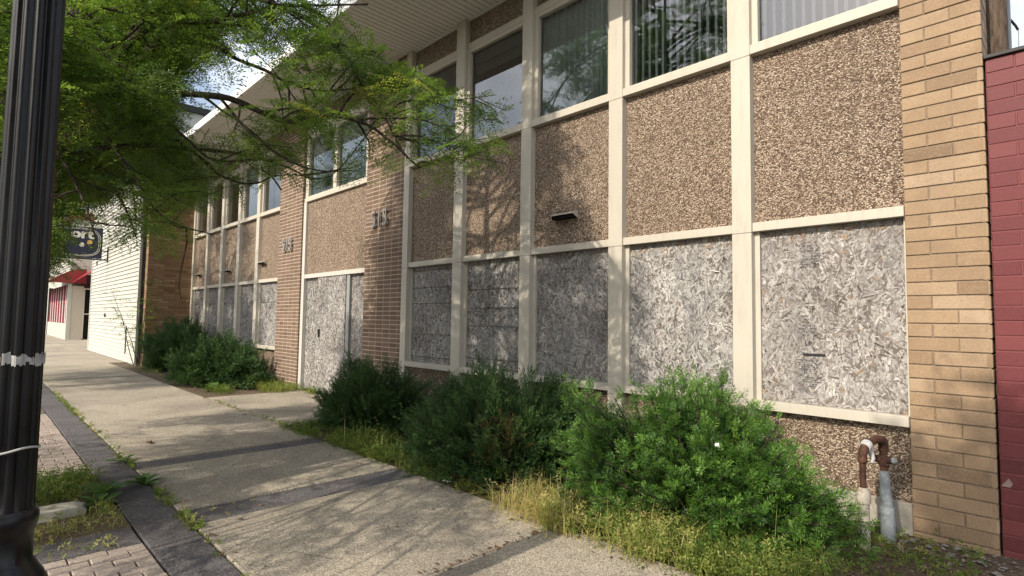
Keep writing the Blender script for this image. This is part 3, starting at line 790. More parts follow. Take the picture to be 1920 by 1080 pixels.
# ------------------------------------------------------------------ gas pipes
GP = thing('gas_pipe_assembly', 'pair of short gas pipes joined by a rusty elbow at the wall foot', 'pipes', (-1.08, -.4, 0))
a = np.array([-1.115, -.56, 0.]); b = np.array([-1.045, -.30, 0.])
m_ = MB(); m_.tube([a + (.003, 0, -.1), a + (0, 0, .29)], .036, 20); m_.tube([a + (0, 0, .27), a + (0, 0, .285), a + (0, 0, .33), a + (0, 0, .355), a + (0, 0, .375)], [.044, .047, .045, .036, .024], 20)
obj('riser', m_, PEEL, GP, smooth=True)
m_ = MB(); m_.tube([a + (0, 0, .36), a + (0, 0, .57)], .021, 16); m_.tube([a + (0, 0, .545), a + (0, 0, .552), a + (0, 0, .575), a + (0, 0, .582)], [.026, .031, .031, .026], 16)
top = [a + (0, 0, .57), a + (0, .01, .615), a + (.006, .04, .645), a + (.015, .09, .665), a + (.03, .14, .68), a + (.045, .19, .69), b + (-.004, -.03, .68), b + (0, 0, .645), b + (0, 0, .58), b + (0, 0, .46)]
m_.tube(top, [.026, .03, .031, .026, .026, .03, .032, .032, .025, .024], 16)
m_.tube([b + (0, 0, .62), b + (0, 0, .6)], .034, 16); m_.tube([b + (.0, 0, .5), b + (0, 0, .56)], .036, 16)
m_.tube([b + (-.05, -.01, .54), b + (.05, -.005, .54)], .026, 14)
obj('elbow', m_, RUST, GP, smooth=True)
m_ = MB(); m_.tube([a + (.004, .035, .642), a + (.012, .085, .664)], .036, 16); m_.tube([a + (.02, .10, .64), a + (.035, .12, .56), a + (.03, .1, .53)], [.02, .016, .01], 10)
obj('valve', m_, CHALK, GP, smooth=True)
m_ = MB(); m_.tube([b + (.05, -.005, .54), b + (.075, -.005, .54)], [.022, .02], 12); m_.tube([b + (.072, -.005, .54), b + (.085, -.005, .54)], .012, 6)
obj('plug', m_, GREYPIPE, GP, smooth=True)
m_ = MB(); m_.tube([b + (.02, 0, -.12), b + (.016, 0, .13), b + (.013, 0, .2), b + (.006, 0, .3), b + (0, 0, .46)], [.047, .046, .044, .036, .029], 20)
m_.tube([b + (.0145, 0, .15), b + (.014, 0, .165), b + (.013, 0, .2), b + (.012, 0, .21)], [.046, .049, .048, .044], 20)
obj('sleeve', m_, GREYPIPE, GP, smooth=True)

# ------------------------------------------------------------------ vegetation
def unit(v): return v / (np.linalg.norm(v, axis=-1, keepdims=True) + 1e-9)
def leaflets(mb, base, d, nrm, L, pairs, ll, lw, ang, tint, rnd=.15, spiral=False, droop=.12, taper=.5, r=rng, tip=0.0):
    """pinnate leaf / needle spray: pairs of leaf faces along an axis. arrays of N sprays"""
    N = len(base); d = unit(d); s = unit(np.cross(d, nrm)); u = np.cross(s, d)
    J = pairs * 2
    t = (np.repeat(np.arange(pairs), 2) + .6) / pairs
    sg = np.tile([1.0, -1.0], pairs)
    T = t[None, :] + r.normal(0, .02, (N, J))
    pos = base[:, None, :] + d[:, None, :] * (T * L[:, None])[..., None] - np.array([0, 0, 1.0]) * (droop * T ** 2 * L[:, None])[..., None]
    if spiral:
        ph = r.uniform(0, 2 * np.pi, (N, J)); side = np.cos(ph)[..., None] * s[:, None, :] + np.sin(ph)[..., None] * u[:, None, :]
        nn = -np.sin(ph)[..., None] * s[:, None, :] + np.cos(ph)[..., None] * u[:, None, :]
    else:
        side = s[:, None, :] * sg[None, :, None] + u[:, None, :] * r.normal(.1, .25, (N, J))[..., None]
        nn = np.broadcast_to(u[:, None, :], side.shape)
    ld = unit(side * math.sin(ang) + d[:, None, :] * math.cos(ang) + r.normal(0, rnd, (N, J, 3)))
    wd = unit(np.cross(ld, nn + r.normal(0, .25, (N, J, 3))))
    sz = (1 - taper * np.abs(t - .45) * 1.2)[None, :] * r.uniform(.8, 1.2, (N, J))
    le = (ll * sz)[..., None] * (L / np.mean(L))[:, None, None]; we = (lw * sz)[..., None]
    p0 = pos; p1 = pos + ld * le * .5 + wd * we * .5; p2 = pos + ld * le; p3 = pos + ld * le * .5 - wd * we * .5
    V = np.stack([p0, p1, p2, p3], 2).reshape(-1, 3)
    ti = np.clip(tint[:, None] + tip * (t[None, :] - .5) + r.normal(0, .06, (N, J)), 0, 1).reshape(-1)
    mb.add(V, np.arange(N * J * 4).reshape(-1, 4), ti)

def polyline(p0, d0, L, n, r, droop=.15, wob=.12):
    pts = [np.array(p0, float)]; d = unit(np.array(d0, float)); st = L / n
    for i in range(n):
        d = unit(d + r.normal(0, wob, 3) + np.array([0, 0, -droop * st * (1 + i * .4)]))
        pts.append(pts[-1] + d * st)
    return np.array(pts)
def resample(pts, step):
    pts = np.asarray(pts, float); seg = np.linalg.norm(np.diff(pts, axis=0), axis=1); cum = np.concatenate([[0], np.cumsum(seg)])
    s_ = np.arange(0, cum[-1], step); return np.stack([np.interp(s_, cum, pts[:, k]) for k in range(3)], -1), s_ / cum[-1]
def smooth_path(pts, n=6):
    pts = np.asarray(pts, float)
    if len(pts) < 3: return resample(pts, .1)[0]
    out = []; P = np.vstack([2 * pts[0] - pts[1], pts, 2 * pts[-1] - pts[-2]])
    for i in range(1, len(P) - 2):
        for t in np.linspace(0, 1, n, endpoint=False):
            p0, p1, p2, p3 = P[i - 1:i + 3]
            out.append(.5 * (2 * p1 + (p2 - p0) * t + (2 * p0 - 5 * p1 + 4 * p2 - p3) * t * t + (3 * p1 - p0 - 3 * p2 + p3) * t ** 3))
    out.append(pts[-1]); return np.array(out)

def tree(name, label, trunk, trunk_r, prim, seed, accept, sec_step=.15, sec_len=(.45, 1.1), twig_step=.10, leaf_step=.05, pairs=9, ll=.031, lw=.013, leafL=.18, group='street trees along the kerb', stub=.12, tintmu=.42, clump=9, thin=1.0, thin2=1.0, twice=.0, sidek=0, clump2=9):
    r = np.random.default_rng(seed)
    root = thing(name, label, 'tree', tuple(trunk[0] * np.array([1, 1, 0])), group)
    tm = MB(); tp_ = smooth_path(trunk, 6); tm.tube(tp_, np.interp(np.linspace(0, 1, len(tp_)), np.linspace(0, 1, len(trunk_r)), trunk_r) * (1 + .05 * np.sin(np.arange(len(tp_)) * 1.7)), 16)
    obj('trunk', tm, BARK, root, smooth=True)
    bm = MB(); B = []; D = []; Tn = []
    for pts, r0, r1 in prim:
        p = smooth_path(pts, 5)
        if r1 >= .0055 and len(pts) == 8:
            okp = accept(p); okp[:6] = True
            if not okp.all(): p = p[:max(3, int(np.argmin(okp)))]
        bm.tube(p, np.linspace(r0, r1, len(p)) * r.uniform(.9, 1.1, len(p)), 8, cap=False)
        q, s_ = resample(p, sec_step)
        tg = unit(np.gradient(q, axis=0)) if len(q) > 2 else np.tile(unit(p[-1] - p[0]), (len(q), 1))
        for i in range(len(q)):
            if s_[i] < stub: continue
            for rep in range(2 if s_[i] > .45 else 1):
                side = unit(np.cross(tg[i], r.normal(0, 1, 3))); side[2] *= .45
                d = unit(tg[i] * r.uniform(.25, .8) + side + np.array([0, 0, .05]))
                sl = r.uniform(*sec_len) * (1.0 - .45 * s_[i])
                s2 = polyline(q[i], d, sl, 5, r, .18, .16)
                e2 = s2[3]
                kp = np.interp(e2[2], [3.6, 4.8], [thin, thin2])
                if e2[1] < -5.2: kp = min(kp, thin2)
                if e2[0] < -7.7: kp = max(kp, sidek)
                if r.random() > kp: continue
                if clump < 5 and math.sin(2.3 * e2[0] + 1.1 * e2[1] + .5) + math.sin(2.9 * e2[1] - 1.3 * e2[2] + 2) + math.sin(3.1 * e2[2] + 1.7 * e2[0] + 1) > (clump if e2[2] < 4.3 and e2[1] > -5.2 else clump2): continue
                if not accept(s2[[3, 5]]).all() and r.random() < .97: continue
                bm.tube(s2, np.linspace(min(.012, r0 * .5), .003, 6), 5, cap=False)
                q2, t2 = resample(s2, twig_step); tg2 = unit(np.gradient(q2, axis=0)) if len(q2) > 2 else np.tile(d, (len(q2), 1))
                for k in range(len(q2)):
                    if t2[k] < .12: continue
                    sd_ = unit(np.cross(tg2[k], r.normal(0, 1, 3))); sd_[2] *= .5
                    d3 = unit(tg2[k] * .6 + sd_); tl = r.uniform(.12, .34)
                    s3 = polyline(q2[k], d3, tl, 3, r, .4, .1)
                    if not accept(s3[-1:])[0]: continue
                    bm.tube(s3, [.003, .0025, .002, .0012], 3, cap=False)
                    q3, _ = resample(s3, leaf_step)
                    tg3 = unit(np.gradient(q3, axis=0)) if len(q3) > 2 else np.tile(d3, (len(q3), 1))
                    tn = r.normal(tintmu, .16)
                    for m in range(len(q3)):
                        sd4 = unit(np.cross(tg3[m], [0, 0, 1.0]) + r.normal(0, .3, 3)) * (1 if m % 2 else -1)
                        B.append(q3[m]); D.append(tg3[m] * .5 + sd4 * .8 + np.array([0, 0, r.uniform(-.35, .1)])); Tn.append(tn)
    B, D, Tn = np.array(B), np.array(D), np.array(Tn)
    ok = accept(B + unit(D) * .07)
    B, D, Tn = B[ok], D[ok], Tn[ok]; N = len(B)
    cl = np.sin(2.3 * B[:, 0] + 1.1 * B[:, 1] + .5) + np.sin(2.9 * B[:, 1] - 1.3 * B[:, 2] + 2) + np.sin(3.1 * B[:, 2] + 1.7 * B[:, 0] + 1)
    ok = cl < 9
    B, D, Tn, cl = B[ok], D[ok], Tn[ok], cl[ok]; N = len(B)
    nr = unit(np.array([0, 0, 1.0]) + r.normal(0, .4, (N, 3)))
    L = np.clip(r.normal(leafL, leafL * .2, N), leafL * .5, leafL * 1.5)
    tt = np.clip(Tn + .05 * cl + r.normal(0, .08, N) + (r.random(N) < .04) * .35, 0, .95)
    cm = MB(); bigl = r.random(N) < twice
    leaflets(cm, B[~bigl], D[~bigl], nr[~bigl], L[~bigl], pairs, ll, lw, R(62), tt[~bigl], r=r)
    if bigl.any():
        b_, d_, n_, l_, t_ = B[bigl], unit(D[bigl]), nr[bigl], L[bigl] * 1.45, tt[bigl]
        sx = unit(np.cross(d_, n_))
        for k in range(6):
            f_ = .2 + .8 * k / 6
            for sg in (1, -1):
                pb = b_ + d_ * (l_ * f_)[:, None] - np.array([0, 0, .2]) * (f_ ** 2 * l_)[:, None]
                pd = unit(d_ * .62 + sx * sg * .8 + r.normal(0, .12, b_.shape) + np.array([0, 0, -.12]))
                leaflets(cm, pb, pd, n_, l_ * r.uniform(.34, .46, len(l_)) * (1.1 - .5 * f_), 5, .022, .0115, R(60), t_, r=r, rnd=.1)
    obj('branches', bm, BARK, root, smooth=True)
    obj('crown', cm, LOCUST, root)
    print(name, 'leaves', N)
    return root

# shape of the near crown: hangs clear of the wall and of the roof edge, thins out towards its tips
LOWX = np.array([-400, 60, 110, 200, 300, 380, 430, 480, 560, 620, 700, 780, 850, 900, 950, 952])
LOWY = np.array([520, 520, 505, 490, 425, 372, 350, 335, 345, 330, 300, 318, 345, 330, 210, -60])
UPX = np.array([-400, 600, 640, 690, 720, 760, 800, 860, 900, 955]); UPY = np.array([-9e3, -9e3, 55, 60, 75, 120, 135, 150, 135, 130])
def accept1(P):
    P = np.asarray(P); x, y, z = proj(P)
    ok = (P[:, 1] < -.35) & (P[:, 2] > 1.7)
    vis = (z > .3) & (x > -300) & (x < 2100)
    low = np.interp(x, LOWX, LOWY); up = np.interp(x, UPX, UPY)
    inside = (y < low) & (y > up) & (x < 953)
    inside |= (y < -30)
    inside |= (y < 28) & (x < 715)
    ok &= (~vis) | inside
    h = np.sin(P[:, 0] * 3.1 + 1) * np.sin(P[:, 1] * 3.7) * np.sin(P[:, 2] * 4.3 + .5)
    gap = ((x - 445) / 100) ** 2 + ((y - 155) / 62) ** 2 < 1
    gap2 = ((x - 375) / 55) ** 2 + ((y - 225) / 35) ** 2 < 1
    ok &= ~((gap & (h > -.25)) | gap2) | (~vis)
    sgn = (x > 138) & (x < 205) & (y > 415) & (y < 500)
    ok &= ~sgn | (h < -.75) | ~vis
    sid = (x > 150) & (x < 285) & (y > 330) & (y <= 415)
    ok &= ~sid | (h < .12) | ~vis
    ok &= (z > 2.3) | (P[:, 1] < -5.4)
    # crown trimmed by shadow height on the wall, to set where sun falls
    hs = P[:, 2] + .763 * P[:, 1]
    ok &= P[:, 0] < np.interp(hs, [1.7, 2.0, 2.5, 4.0], [-2.35, -2.9, -3.7, -4.2])
    ok &= P[:, 0] > np.where(hs > 0, -10.1, -12.8)
    return ok
def A(l, dz=0): return np.array([at(x, y, d) for x, y, d in l])
trunk1 = np.array([(-5.62, -4.88, -.05), (-5.62, -4.86, .9), (-5.6, -4.83, 1.9), (-5.6, -4.76, 2.7), (-5.6, -4.62, 3.7), (-5.55, -4.5, 4.8), (-5.6, -4.4, 6.4), (-5.55, -4.35, 8.0)])
prim1 = [
    (A([(30, 176, 4.35), (120, 172, 4.3), (220, 170, 4.25), (320, 174, 4.25), (411, 181, 4.3), (450, 192, 4.3), (500, 215, 4.35), (545, 228, 4.4), (600, 215, 4.45), (680, 230, 4.5), (735, 267, 4.5), (773, 303, 4.55), (790, 315, 4.55)]), .036, .006),
    (A([(40, 320, 4.3), (105, 280, 4.25), (173, 222, 4.3), (250, 130, 4.5), (295, 78, 4.7), (345, 20, 4.9), (420, -60, 5.2)]), .06, .025),
    (A([(204, 168, 4.25), (215, 125, 4.2), (235, 90, 4.2), (260, 64, 4.25), (300, 40, 4.3), (380, 42, 4.3), (447, 29, 4.35), (518, 13, 4.4), (600, 10, 4.5), (690, 8, 4.6)]), .034, .007),
    (A([(135, 140, 4.3), (165, 118, 4.2), (190, 108, 4.1), (215, 85, 4.05), (244, 64, 4.0), (290, 20, 3.95)]), .02, .008),
    (A([(300, 60, 4.6), (398, 84, 4.7), (440, 109, 4.8), (500, 133, 4.9), (536, 153, 4.9), (600, 170, 4.9), (690, 165, 4.9), (760, 170, 4.95)]), .022, .005),
    (A([(690, 238, 4.5), (730, 210, 4.5), (759, 190, 4.5), (814, 189, 4.5), (877, 185, 4.5), (930, 178, 4.5)]), .009, .003),
    (A([(747, 262, 4.5), (814, 265, 4.5), (855, 287, 4.5), (896, 297, 4.5), (950, 306, 4.5)]), .007, .003),
    (A([(832, 271, 4.5), (860, 255, 4.5), (873, 240, 4.5), (900, 220, 4.5)]), .006, .003),
    (A([(700, 238, 4.6), (620, 330, 4.8), (557, 328, 4.75), (513, 330, 4.7), (487, 342, 4.7), (457, 344, 4.65), (433, 337, 4.6), (407, 325, 4.6), (385, 303, 4.5), (330, 260, 4.4)]), .004, .012),
    (A([(490, 318, 4.7), (510, 332, 4.7), (528, 357, 4.7)]), .009, .007),
    (A([(173, 222, 4.3), (210, 270, 4.2), (250, 330, 4.2), (290, 390, 4.2), (330, 420, 4.2), (400, 440, 4.2)]), .015, .004),
    (A([(105, 280, 4.2), (140, 340, 4.1), (165, 400, 4.0), (180, 450, 4.0)]), .015, .004),
    (A([(250, 172, 4.25), (300, 215, 4.3), (350, 260, 4.4), (400, 300, 4.5), (470, 300, 4.6), (560, 300, 4.7)]), .015, .004),
    (A([(411, 181, 4.3), (470, 250, 4.3), (540, 300, 4.3), (600, 320, 4.3), (660, 320, 4.4)]), .012, .004),
    (A([(545, 228, 4.4), (600, 190, 4.3), (650, 130, 4.2), (690, 100, 4.2), (735, 125, 4.2)]), .009, .003),
    (A([(120, 172, 4.2), (150, 60, 4.0), (200, 0, 3.9), (260, -60, 3.8)]), .02, .008),
]
r1 = np.random.default_rng(101)
for i in range(110):
    h = r1.uniform(2.7, 7.8); az = r1.uniform(0, 2 * np.pi) if i < 46 else r1.uniform(np.pi - .85, np.pi + .5)
    if 66 <= i < 84: h = r1.uniform(2.5, 3.7); az = r1.uniform(-np.pi / 2 - 1.25, -np.pi / 2 + .7)
    L = (r1.uniform(2.4, 4.2) if i < 46 else r1.uniform(3.4, 5.2)) * (1 - .07 * (h - 2.7))
    if 84 <= i < 100: h = r1.uniform(3.6, 7.2); az = r1.uniform(np.pi - .35, np.pi + .3); L = r1.uniform(4.2, 5.4)
    if i >= 100: h = r1.uniform(2.5, 3.7); az = r1.uniform(-1.15, -.4); L = r1.uniform(3.2, 4.6)
    base = np.array([np.interp(h, trunk1[:, 2], trunk1[:, k]) for k in range(3)])
    d = np.array([math.cos(az), math.sin(az), r1.uniform(.05, .55) if i < 66 else r1.uniform(-.02, .2) if not 84 <= i < 100 else r1.uniform(.1, .3)])
    prim1.append((polyline(base, d, L, 7, r1, .22, .10), .03, .006))
tree('street_tree', 'locust tree with feathery leaves beside the black lamp post, its branches crossing the upper left', trunk1, [.13, .11, .1, .095, .085, .075, .055, .02], prim1, 201, accept1, clump=.8, thin=.8, thin2=.5, twice=.42, sidek=.85, clump2=.05)
def accept2(P):
    P = np.asarray(P); x, y, z = proj(P)
    ok = (P[:, 2] > 2.3) & (P[:, 1] < -1.55) & (P[:, 0] > -20.8) & (P[:, 0] < -13.0)
    bad = (x > 330) & (y > 90) & (y < 260)
    bad |= (x > 125) & (y > 390) & (x < 420)
    bad |= (x > 215) & (y > 300) & (x < 420)
    bad |= (x > 108) & (x < 205) & (y > 405)
    return ok & ~bad
def auto_tree(seed, trunk, n, hr, lr, extra=(), bias=0):
    r = np.random.default_rng(seed); pr = list(extra)
    for i in range(n):
        h = r.uniform(*hr); az = r.uniform(0, 2 * np.pi) if r.random() > bias else r.uniform(np.pi - .5, np.pi + 1.0); L = r.uniform(*lr)
        base = np.array([np.interp(h, trunk[:, 2], trunk[:, k]) for k in range(3)])
        pr.append((polyline(base, np.array([math.cos(az), math.sin(az), r.uniform(.0, .6)]), L, 7, r, .2, .1), .04, .007))
    return pr
trunk2 = np.array([(-16.4, -4.9, -.05), (-16.4, -4.85, 1.5), (-16.45, -4.8, 3.0), (-16.5, -4.7, 5.0), (-16.5, -4.7, 6.6)])
tree('street_tree', 'second locust tree farther down the kerb, its crown mostly hidden behind the near one', trunk2, [.15, .13, .12, .1, .06], auto_tree(301, trunk2, 60, (2.8, 6.2), (2.4, 4.1)), 302, accept2, sec_step=.12, pairs=6, ll=.045, lw=.02, leaf_step=.07, leafL=.18, clump=1.4, thin=.85, thin2=.85, clump2=1.0)
def accept3(P):
    P = np.asarray(P)
    hs = P[:, 2] + .763 * P[:, 1]  # unseen crown is cut to steer where its shade lands
    dap = np.sin(P[:, 0] * 2.6 + .4) + np.sin(P[:, 1] * 2.2 + P[:, 2] * 1.1 + 1.0)
    return ((P[:, 0] > -1.05) | (dap > .25)) & (P[:, 0] > np.interp(hs, [-.95, -.75, 1.25, 1.6], [-4.6, -1.0, -1.0, -.5])) & (hs < 1.75) & (P[:, 2] > 2.4) & (P[:, 2] < 6.2) & (P[:, 1] < -5.25) & (P[:, 0] > -4.6) & (P[:, 0] < 5.5)
trunk3 = np.array([(2.9, -5.7, -.05), (2.88, -5.75, 1.5), (2.7, -5.85, 2.8), (2.45, -6.0, 4.2), (2.3, -6.0, 5.3)])
tree('street_tree', 'third locust tree at the kerb right of the viewer, seen only by its shade', trunk3, [.14, .12, .11, .09, .05], auto_tree(401, trunk3, 96, (2.5, 5.3), (2.8, 6.6), (), .72), 402, accept3, sec_step=.16, pairs=6, ll=.045, lw=.02, leaf_step=.07, leafL=.18, clump=.7, thin=1.0, clump2=.7)

def shrub(name, label, c, rx, ry, h, seed, mat, n, kind_, profile=None, group='evergreen shrubs in the bed', brown=None, big=1.0):
    r = np.random.default_rng(seed)
    root = thing(name, label, 'shrub', (c[0], c[1], 0), group)
    c = np.array([c[0], c[1], 0.0])
    st = MB(); m = MB(); B = []; D = []; T = []
    for i in range(n):
        az = r.uniform(0, 2 * np.pi); el = math.asin(r.uniform(0, 1) ** 1.15) if kind_ == 'juniper' else math.asin(r.uniform(-.05, 1))
        u = np.array([math.cos(az) * math.cos(el), math.sin(az) * math.cos(el), math.sin(el)])
        lump_ = .86 + .10 * math.sin(3 * az + seed) + .08 * math.sin(5 * az + 4 * el + seed * 2) + r.normal(0, .085) + (r.random() < .08) * .14
        e = u * lump_ * np.array([rx, ry, h]) + c + np.array([0, 0, .05])
        if profile is not None: e[2] *= profile(np.array([e[0]]))[0]
        if e[1] > -.12: e[1] = -.12 - r.uniform(0, .1)
        s0 = c + np.array([r.normal(0, .10) * rx, r.normal(0, .10) * ry, -.04])
        mid = s0 * .45 + e * .55; mid[2] = e[2] * (.42 if kind_ == 'juniper' else .5) + r.normal(0, .03)
        p = smooth_path(np.array([s0, mid, e]), 7); st.tube(p, np.linspace(.011, .003, len(p)), 4, cap=False)
        q, s_ = resample(p, .017 if kind_ == 'juniper' else .0105)
        tg = unit(np.gradient(q, axis=0)); sh_ = r.normal(0, .09)
        for k in range(len(q)):
            f = s_[k]
            if f < (.46 if kind_ == 'juniper' else .55) or r.random() > (.45 + .55 * f): continue
            rep = 1
            for _ in range(rep):
                sp = (.020 + .05 * (1 - f)) * (1.5 if kind_ == 'yew' else 1)
                B.append(q[k] + r.normal(0, sp, 3)); D.append(tg[k] * .9 + r.normal(0, .42 if kind_ == 'juniper' else .6, 3) + np.array([0, 0, .15])); T.append((f, sh_))
    B, D, T = np.array(B), unit(np.array(D)), np.array(T); ok = (B[:, 1] < -.03) & (B[:, 2] > .02); B, D, T = B[ok], D[ok], T[ok]; N = len(B)
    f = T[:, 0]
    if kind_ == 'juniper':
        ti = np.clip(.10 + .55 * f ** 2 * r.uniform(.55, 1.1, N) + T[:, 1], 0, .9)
        if brown is not None:
            bw = (np.linalg.norm(B - np.array(brown[:3]), axis=1) < brown[3]) & (r.random(N) < .6); ti[bw] = 1.0
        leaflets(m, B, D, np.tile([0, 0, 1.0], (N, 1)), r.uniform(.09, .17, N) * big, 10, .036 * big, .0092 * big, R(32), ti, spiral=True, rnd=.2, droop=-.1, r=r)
    else:
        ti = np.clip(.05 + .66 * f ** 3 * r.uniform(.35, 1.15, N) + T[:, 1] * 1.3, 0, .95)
        nr = unit(D * .0 + np.array([0, -.3, 1.0]) + r.normal(0, .5, (N, 3)))
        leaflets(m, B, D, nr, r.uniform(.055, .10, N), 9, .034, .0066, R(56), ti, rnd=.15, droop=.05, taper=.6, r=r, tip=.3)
    print(name, N)
    obj('stems', st, BARK, root, smooth=True)
    obj('foliage', m, mat, root)
    return root
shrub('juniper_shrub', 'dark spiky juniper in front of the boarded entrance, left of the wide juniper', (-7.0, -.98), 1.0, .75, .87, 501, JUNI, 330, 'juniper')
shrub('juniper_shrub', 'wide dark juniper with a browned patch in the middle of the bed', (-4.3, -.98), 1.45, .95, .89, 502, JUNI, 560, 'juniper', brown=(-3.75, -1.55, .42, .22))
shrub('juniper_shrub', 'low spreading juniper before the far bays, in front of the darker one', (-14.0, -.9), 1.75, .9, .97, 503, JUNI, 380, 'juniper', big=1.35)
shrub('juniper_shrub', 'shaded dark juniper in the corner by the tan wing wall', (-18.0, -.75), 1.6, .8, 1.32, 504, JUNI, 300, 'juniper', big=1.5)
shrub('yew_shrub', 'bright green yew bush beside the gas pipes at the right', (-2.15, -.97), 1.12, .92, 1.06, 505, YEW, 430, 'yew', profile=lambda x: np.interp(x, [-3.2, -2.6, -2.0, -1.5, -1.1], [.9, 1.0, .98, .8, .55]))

# sapling at the wing wall
def sapling():
    r = np.random.default_rng(77)
    root = thing('sapling', 'thin leafy sapling growing at the corner of the wing wall and white siding', 'tree', (-19.6, -1.42, 0))
    st = MB(); B = []; D = []
    for k in range(5):
        p = polyline((-19.6 + r.normal(0, .1), -1.45 + r.normal(0, .05), 0), (r.normal(0, .12), r.normal(-.05, .1), 1), r.uniform(1.4, 3.0), 8, r, .05, .07)
        st.tube(p, np.linspace(.014, .004, 9), 5, cap=False)
        q, s_ = resample(p, .11)
        for i in range(len(q)):
            if s_[i] > .3:
                a_ = r.uniform(0, 6.28); B.append(q[i]); D.append((math.cos(a_), math.sin(a_), r.uniform(-.3, .2)))
    B, D = np.array(B), np.array(D); N = len(B); m = MB()
    leaflets(m, B, D, unit(np.array([0, 0, 1.0]) + r.normal(0, .3, (N, 3))), r.uniform(.25, .45, N), 7, .085, .032, R(60), np.clip(r.normal(.4, .15, N), 0, .9), r=r)
    obj('stems', st, BARK, root, smooth=True); obj('foliage', m, LOCUST, root)
sapling()

# weeds and grass
def blades(mb, P, h, r, lean=.5, w_=.006, tint=None):
    N = len(P); az = r.uniform(0, 2 * np.pi, N); ln = np.abs(r.normal(0, lean, N)); H = h * r.uniform(.5, 1.2, N)
    d = np.stack([np.cos(az), np.sin(az), np.zeros(N)], -1); s = np.stack([-np.sin(az), np.cos(az), np.zeros(N)], -1)
    up = np.array([0, 0, 1.0])
    p0 = P; p1 = P + up * (H * .55)[:, None] + d * (ln * H * .3)[:, None]; p2 = P + up * (H * (1 - .35 * np.minimum(ln, 1.3)))[:, None] + d * (ln * H)[:, None]
    w2 = w_ * r.uniform(.6, 1.3, N)
    V = np.stack([p0 - s * w2[:, None] * .5, p0 + s * w2[:, None] * .5, p1 + s * w2[:, None] * .45, p1 - s * w2[:, None] * .45, p2 + s * .0006, p2 - s * .0006], 1).reshape(-1, 3)
    b = np.arange(N)[:, None] * 6
    f = np.concatenate([b + np.array([0, 1, 2, 3]), b + np.array([3, 2, 4, 5])], 0)
    mb.add(V, f, np.concatenate([tint, tint]))
def sprigs(mb, P, r, L=(.06, .16), tint=None, up=.6, pairs=5, ll=.022, lw=.012):
    N = len(P); d = unit(r.normal(0, 1, (N, 3)) * np.array([1, 1, .3]) + np.array([0, 0, up]))
    leaflets(mb, P, d, unit(np.array([0, 0, 1.0]) + r.normal(0, .5, (N, 3))), r.uniform(*L, N), pairs, ll, lw, R(55), tint, rnd=.3, r=r)
rw_ = np.random.default_rng(900)
def scatter(n, x0, x1, y0, y1, r, edge=None):
    x = r.uniform(x0, x1, n); y = r.uniform(y0, y1, n); return np.stack([x, y, np.full(n, -.03)], -1)
wd = MB()
def weedpatch(n, x0, x1, y0, y1, h, tmu, tsd=.16, spr=.5, lean=.6, up=.6, pat=2.2):
    P = scatter(n, x0, x1, y0, y1, rw_)
    dens = .5 + .5 * np.sin(P[:, 0] * pat + 1.3 + P[:, 1] * 2) * np.sin(P[:, 0] * 5.1 + P[:, 1] * 6); P = P[rw_.random(n) < .12 + .88 * dens ** 1.5]
    t = np.clip(rw_.normal(tmu, tsd, len(P)), 0, 1)
    k_ = rw_.random(len(P)) < spr
    blades(wd, P[~k_], h, rw_, lean, .005, t[~k_])
    Q = P[k_] + np.array([0, 0, 1.0]) * rw_.uniform(0, h * .75, k_.sum())[:, None]
    sprigs(wd, Q, rw_, (.05, h * .7 + .04), np.clip(t[k_] - .12, 0, 1), up)
weedpatch(1500, -7.7, -6.7, -2.0, -1.5, .11, .3, spr=.8)
weedpatch(5200, -6.5, -4.9, -1.95, -1.35, .17, .36, spr=.75)
weedpatch(1500, -4.9, -4.2, -1.93, -1.5, .13, .42, spr=.7)
weedpatch(500, -4.2, -3.2, -1.9, -1.7, .06, .6, spr=.5)
weedpatch(2600, -3.35, -2.55, -2.05, -1.5, .27, .86, .1, spr=.25, lean=.9)
weedpatch(4600, -2.8, -1.9, -2.05, -1.4, .21, .66, .2, spr=.6, lean=.9)
weedpatch(3600, -2.0, -1.1, -1.97, -1.2, .2, .5, .22, spr=.6, lean=.8)
weedpatch(190, -3.1, -1.2, -2.0, -1.3, .38, .72, .15, spr=.12, lean=.9)
weedpatch(160, -6.4, -4.6, -1.95, -1.5, .36, .6, .15, spr=.2, lean=1.0)
weedpatch(1500, -1.7, -1.0, -1.98, -1.4, .24, .35, .2, spr=.7)
weedpatch(900, -1.3, -.5, -1.3, -.1, .07, .4, spr=.75)
weedpatch(2600, -13.0, -11.2, -.75, -.1, .2, .5, .14, spr=.6)
weedpatch(900, -12.7, -11.7, -1.55, -1.2, .16, .3, .1, spr=.7)
weedpatch(700, -11.7, -10.6, -.22, -.06, .16, .5, spr=.5)
weedpatch(500, -19.5, -14.0, -1.75, -1.4, .14, .4, spr=.5)
weedpatch(350, -11.4, -7.8, -1.94, -1.86, .06, .5, spr=.6)
kind(obj('weeds', wd, WEED), 'stuff')
gd = MB(); keep = wd; wd = gd
weedpatch(5200, -6.5, -4.85, -5.4, -4.2, .1, .66, .18, spr=.35, lean=.9)
weedpatch(1400, -6.55, -5.5, -4.9, -4.2, .2, .3, .14, spr=.7)
for x0, x1, n in ((-14, -9, 900), (-9, -7, 350), (-7.0, -6.6, 120), (-5.6, -5.1, 140), (-4.9, -4.4, 160), (-4.4, -3.4, 60)):
    weedpatch(n, x0, x1, -3.885, -3.83, .045, .45, .2, spr=.6, pat=6)
weedpatch(260, -4.95, -4.5, -3.85, -3.3, .02, .95, .08, spr=.2, lean=1.5)
weedpatch(120, -4.83, -4.42, -4.75, -4.3, .07, .75, .15, spr=.4)
kind(obj('grass', gd, WEED), 'stuff')
gv = MB(); r = np.random.default_rng(31)
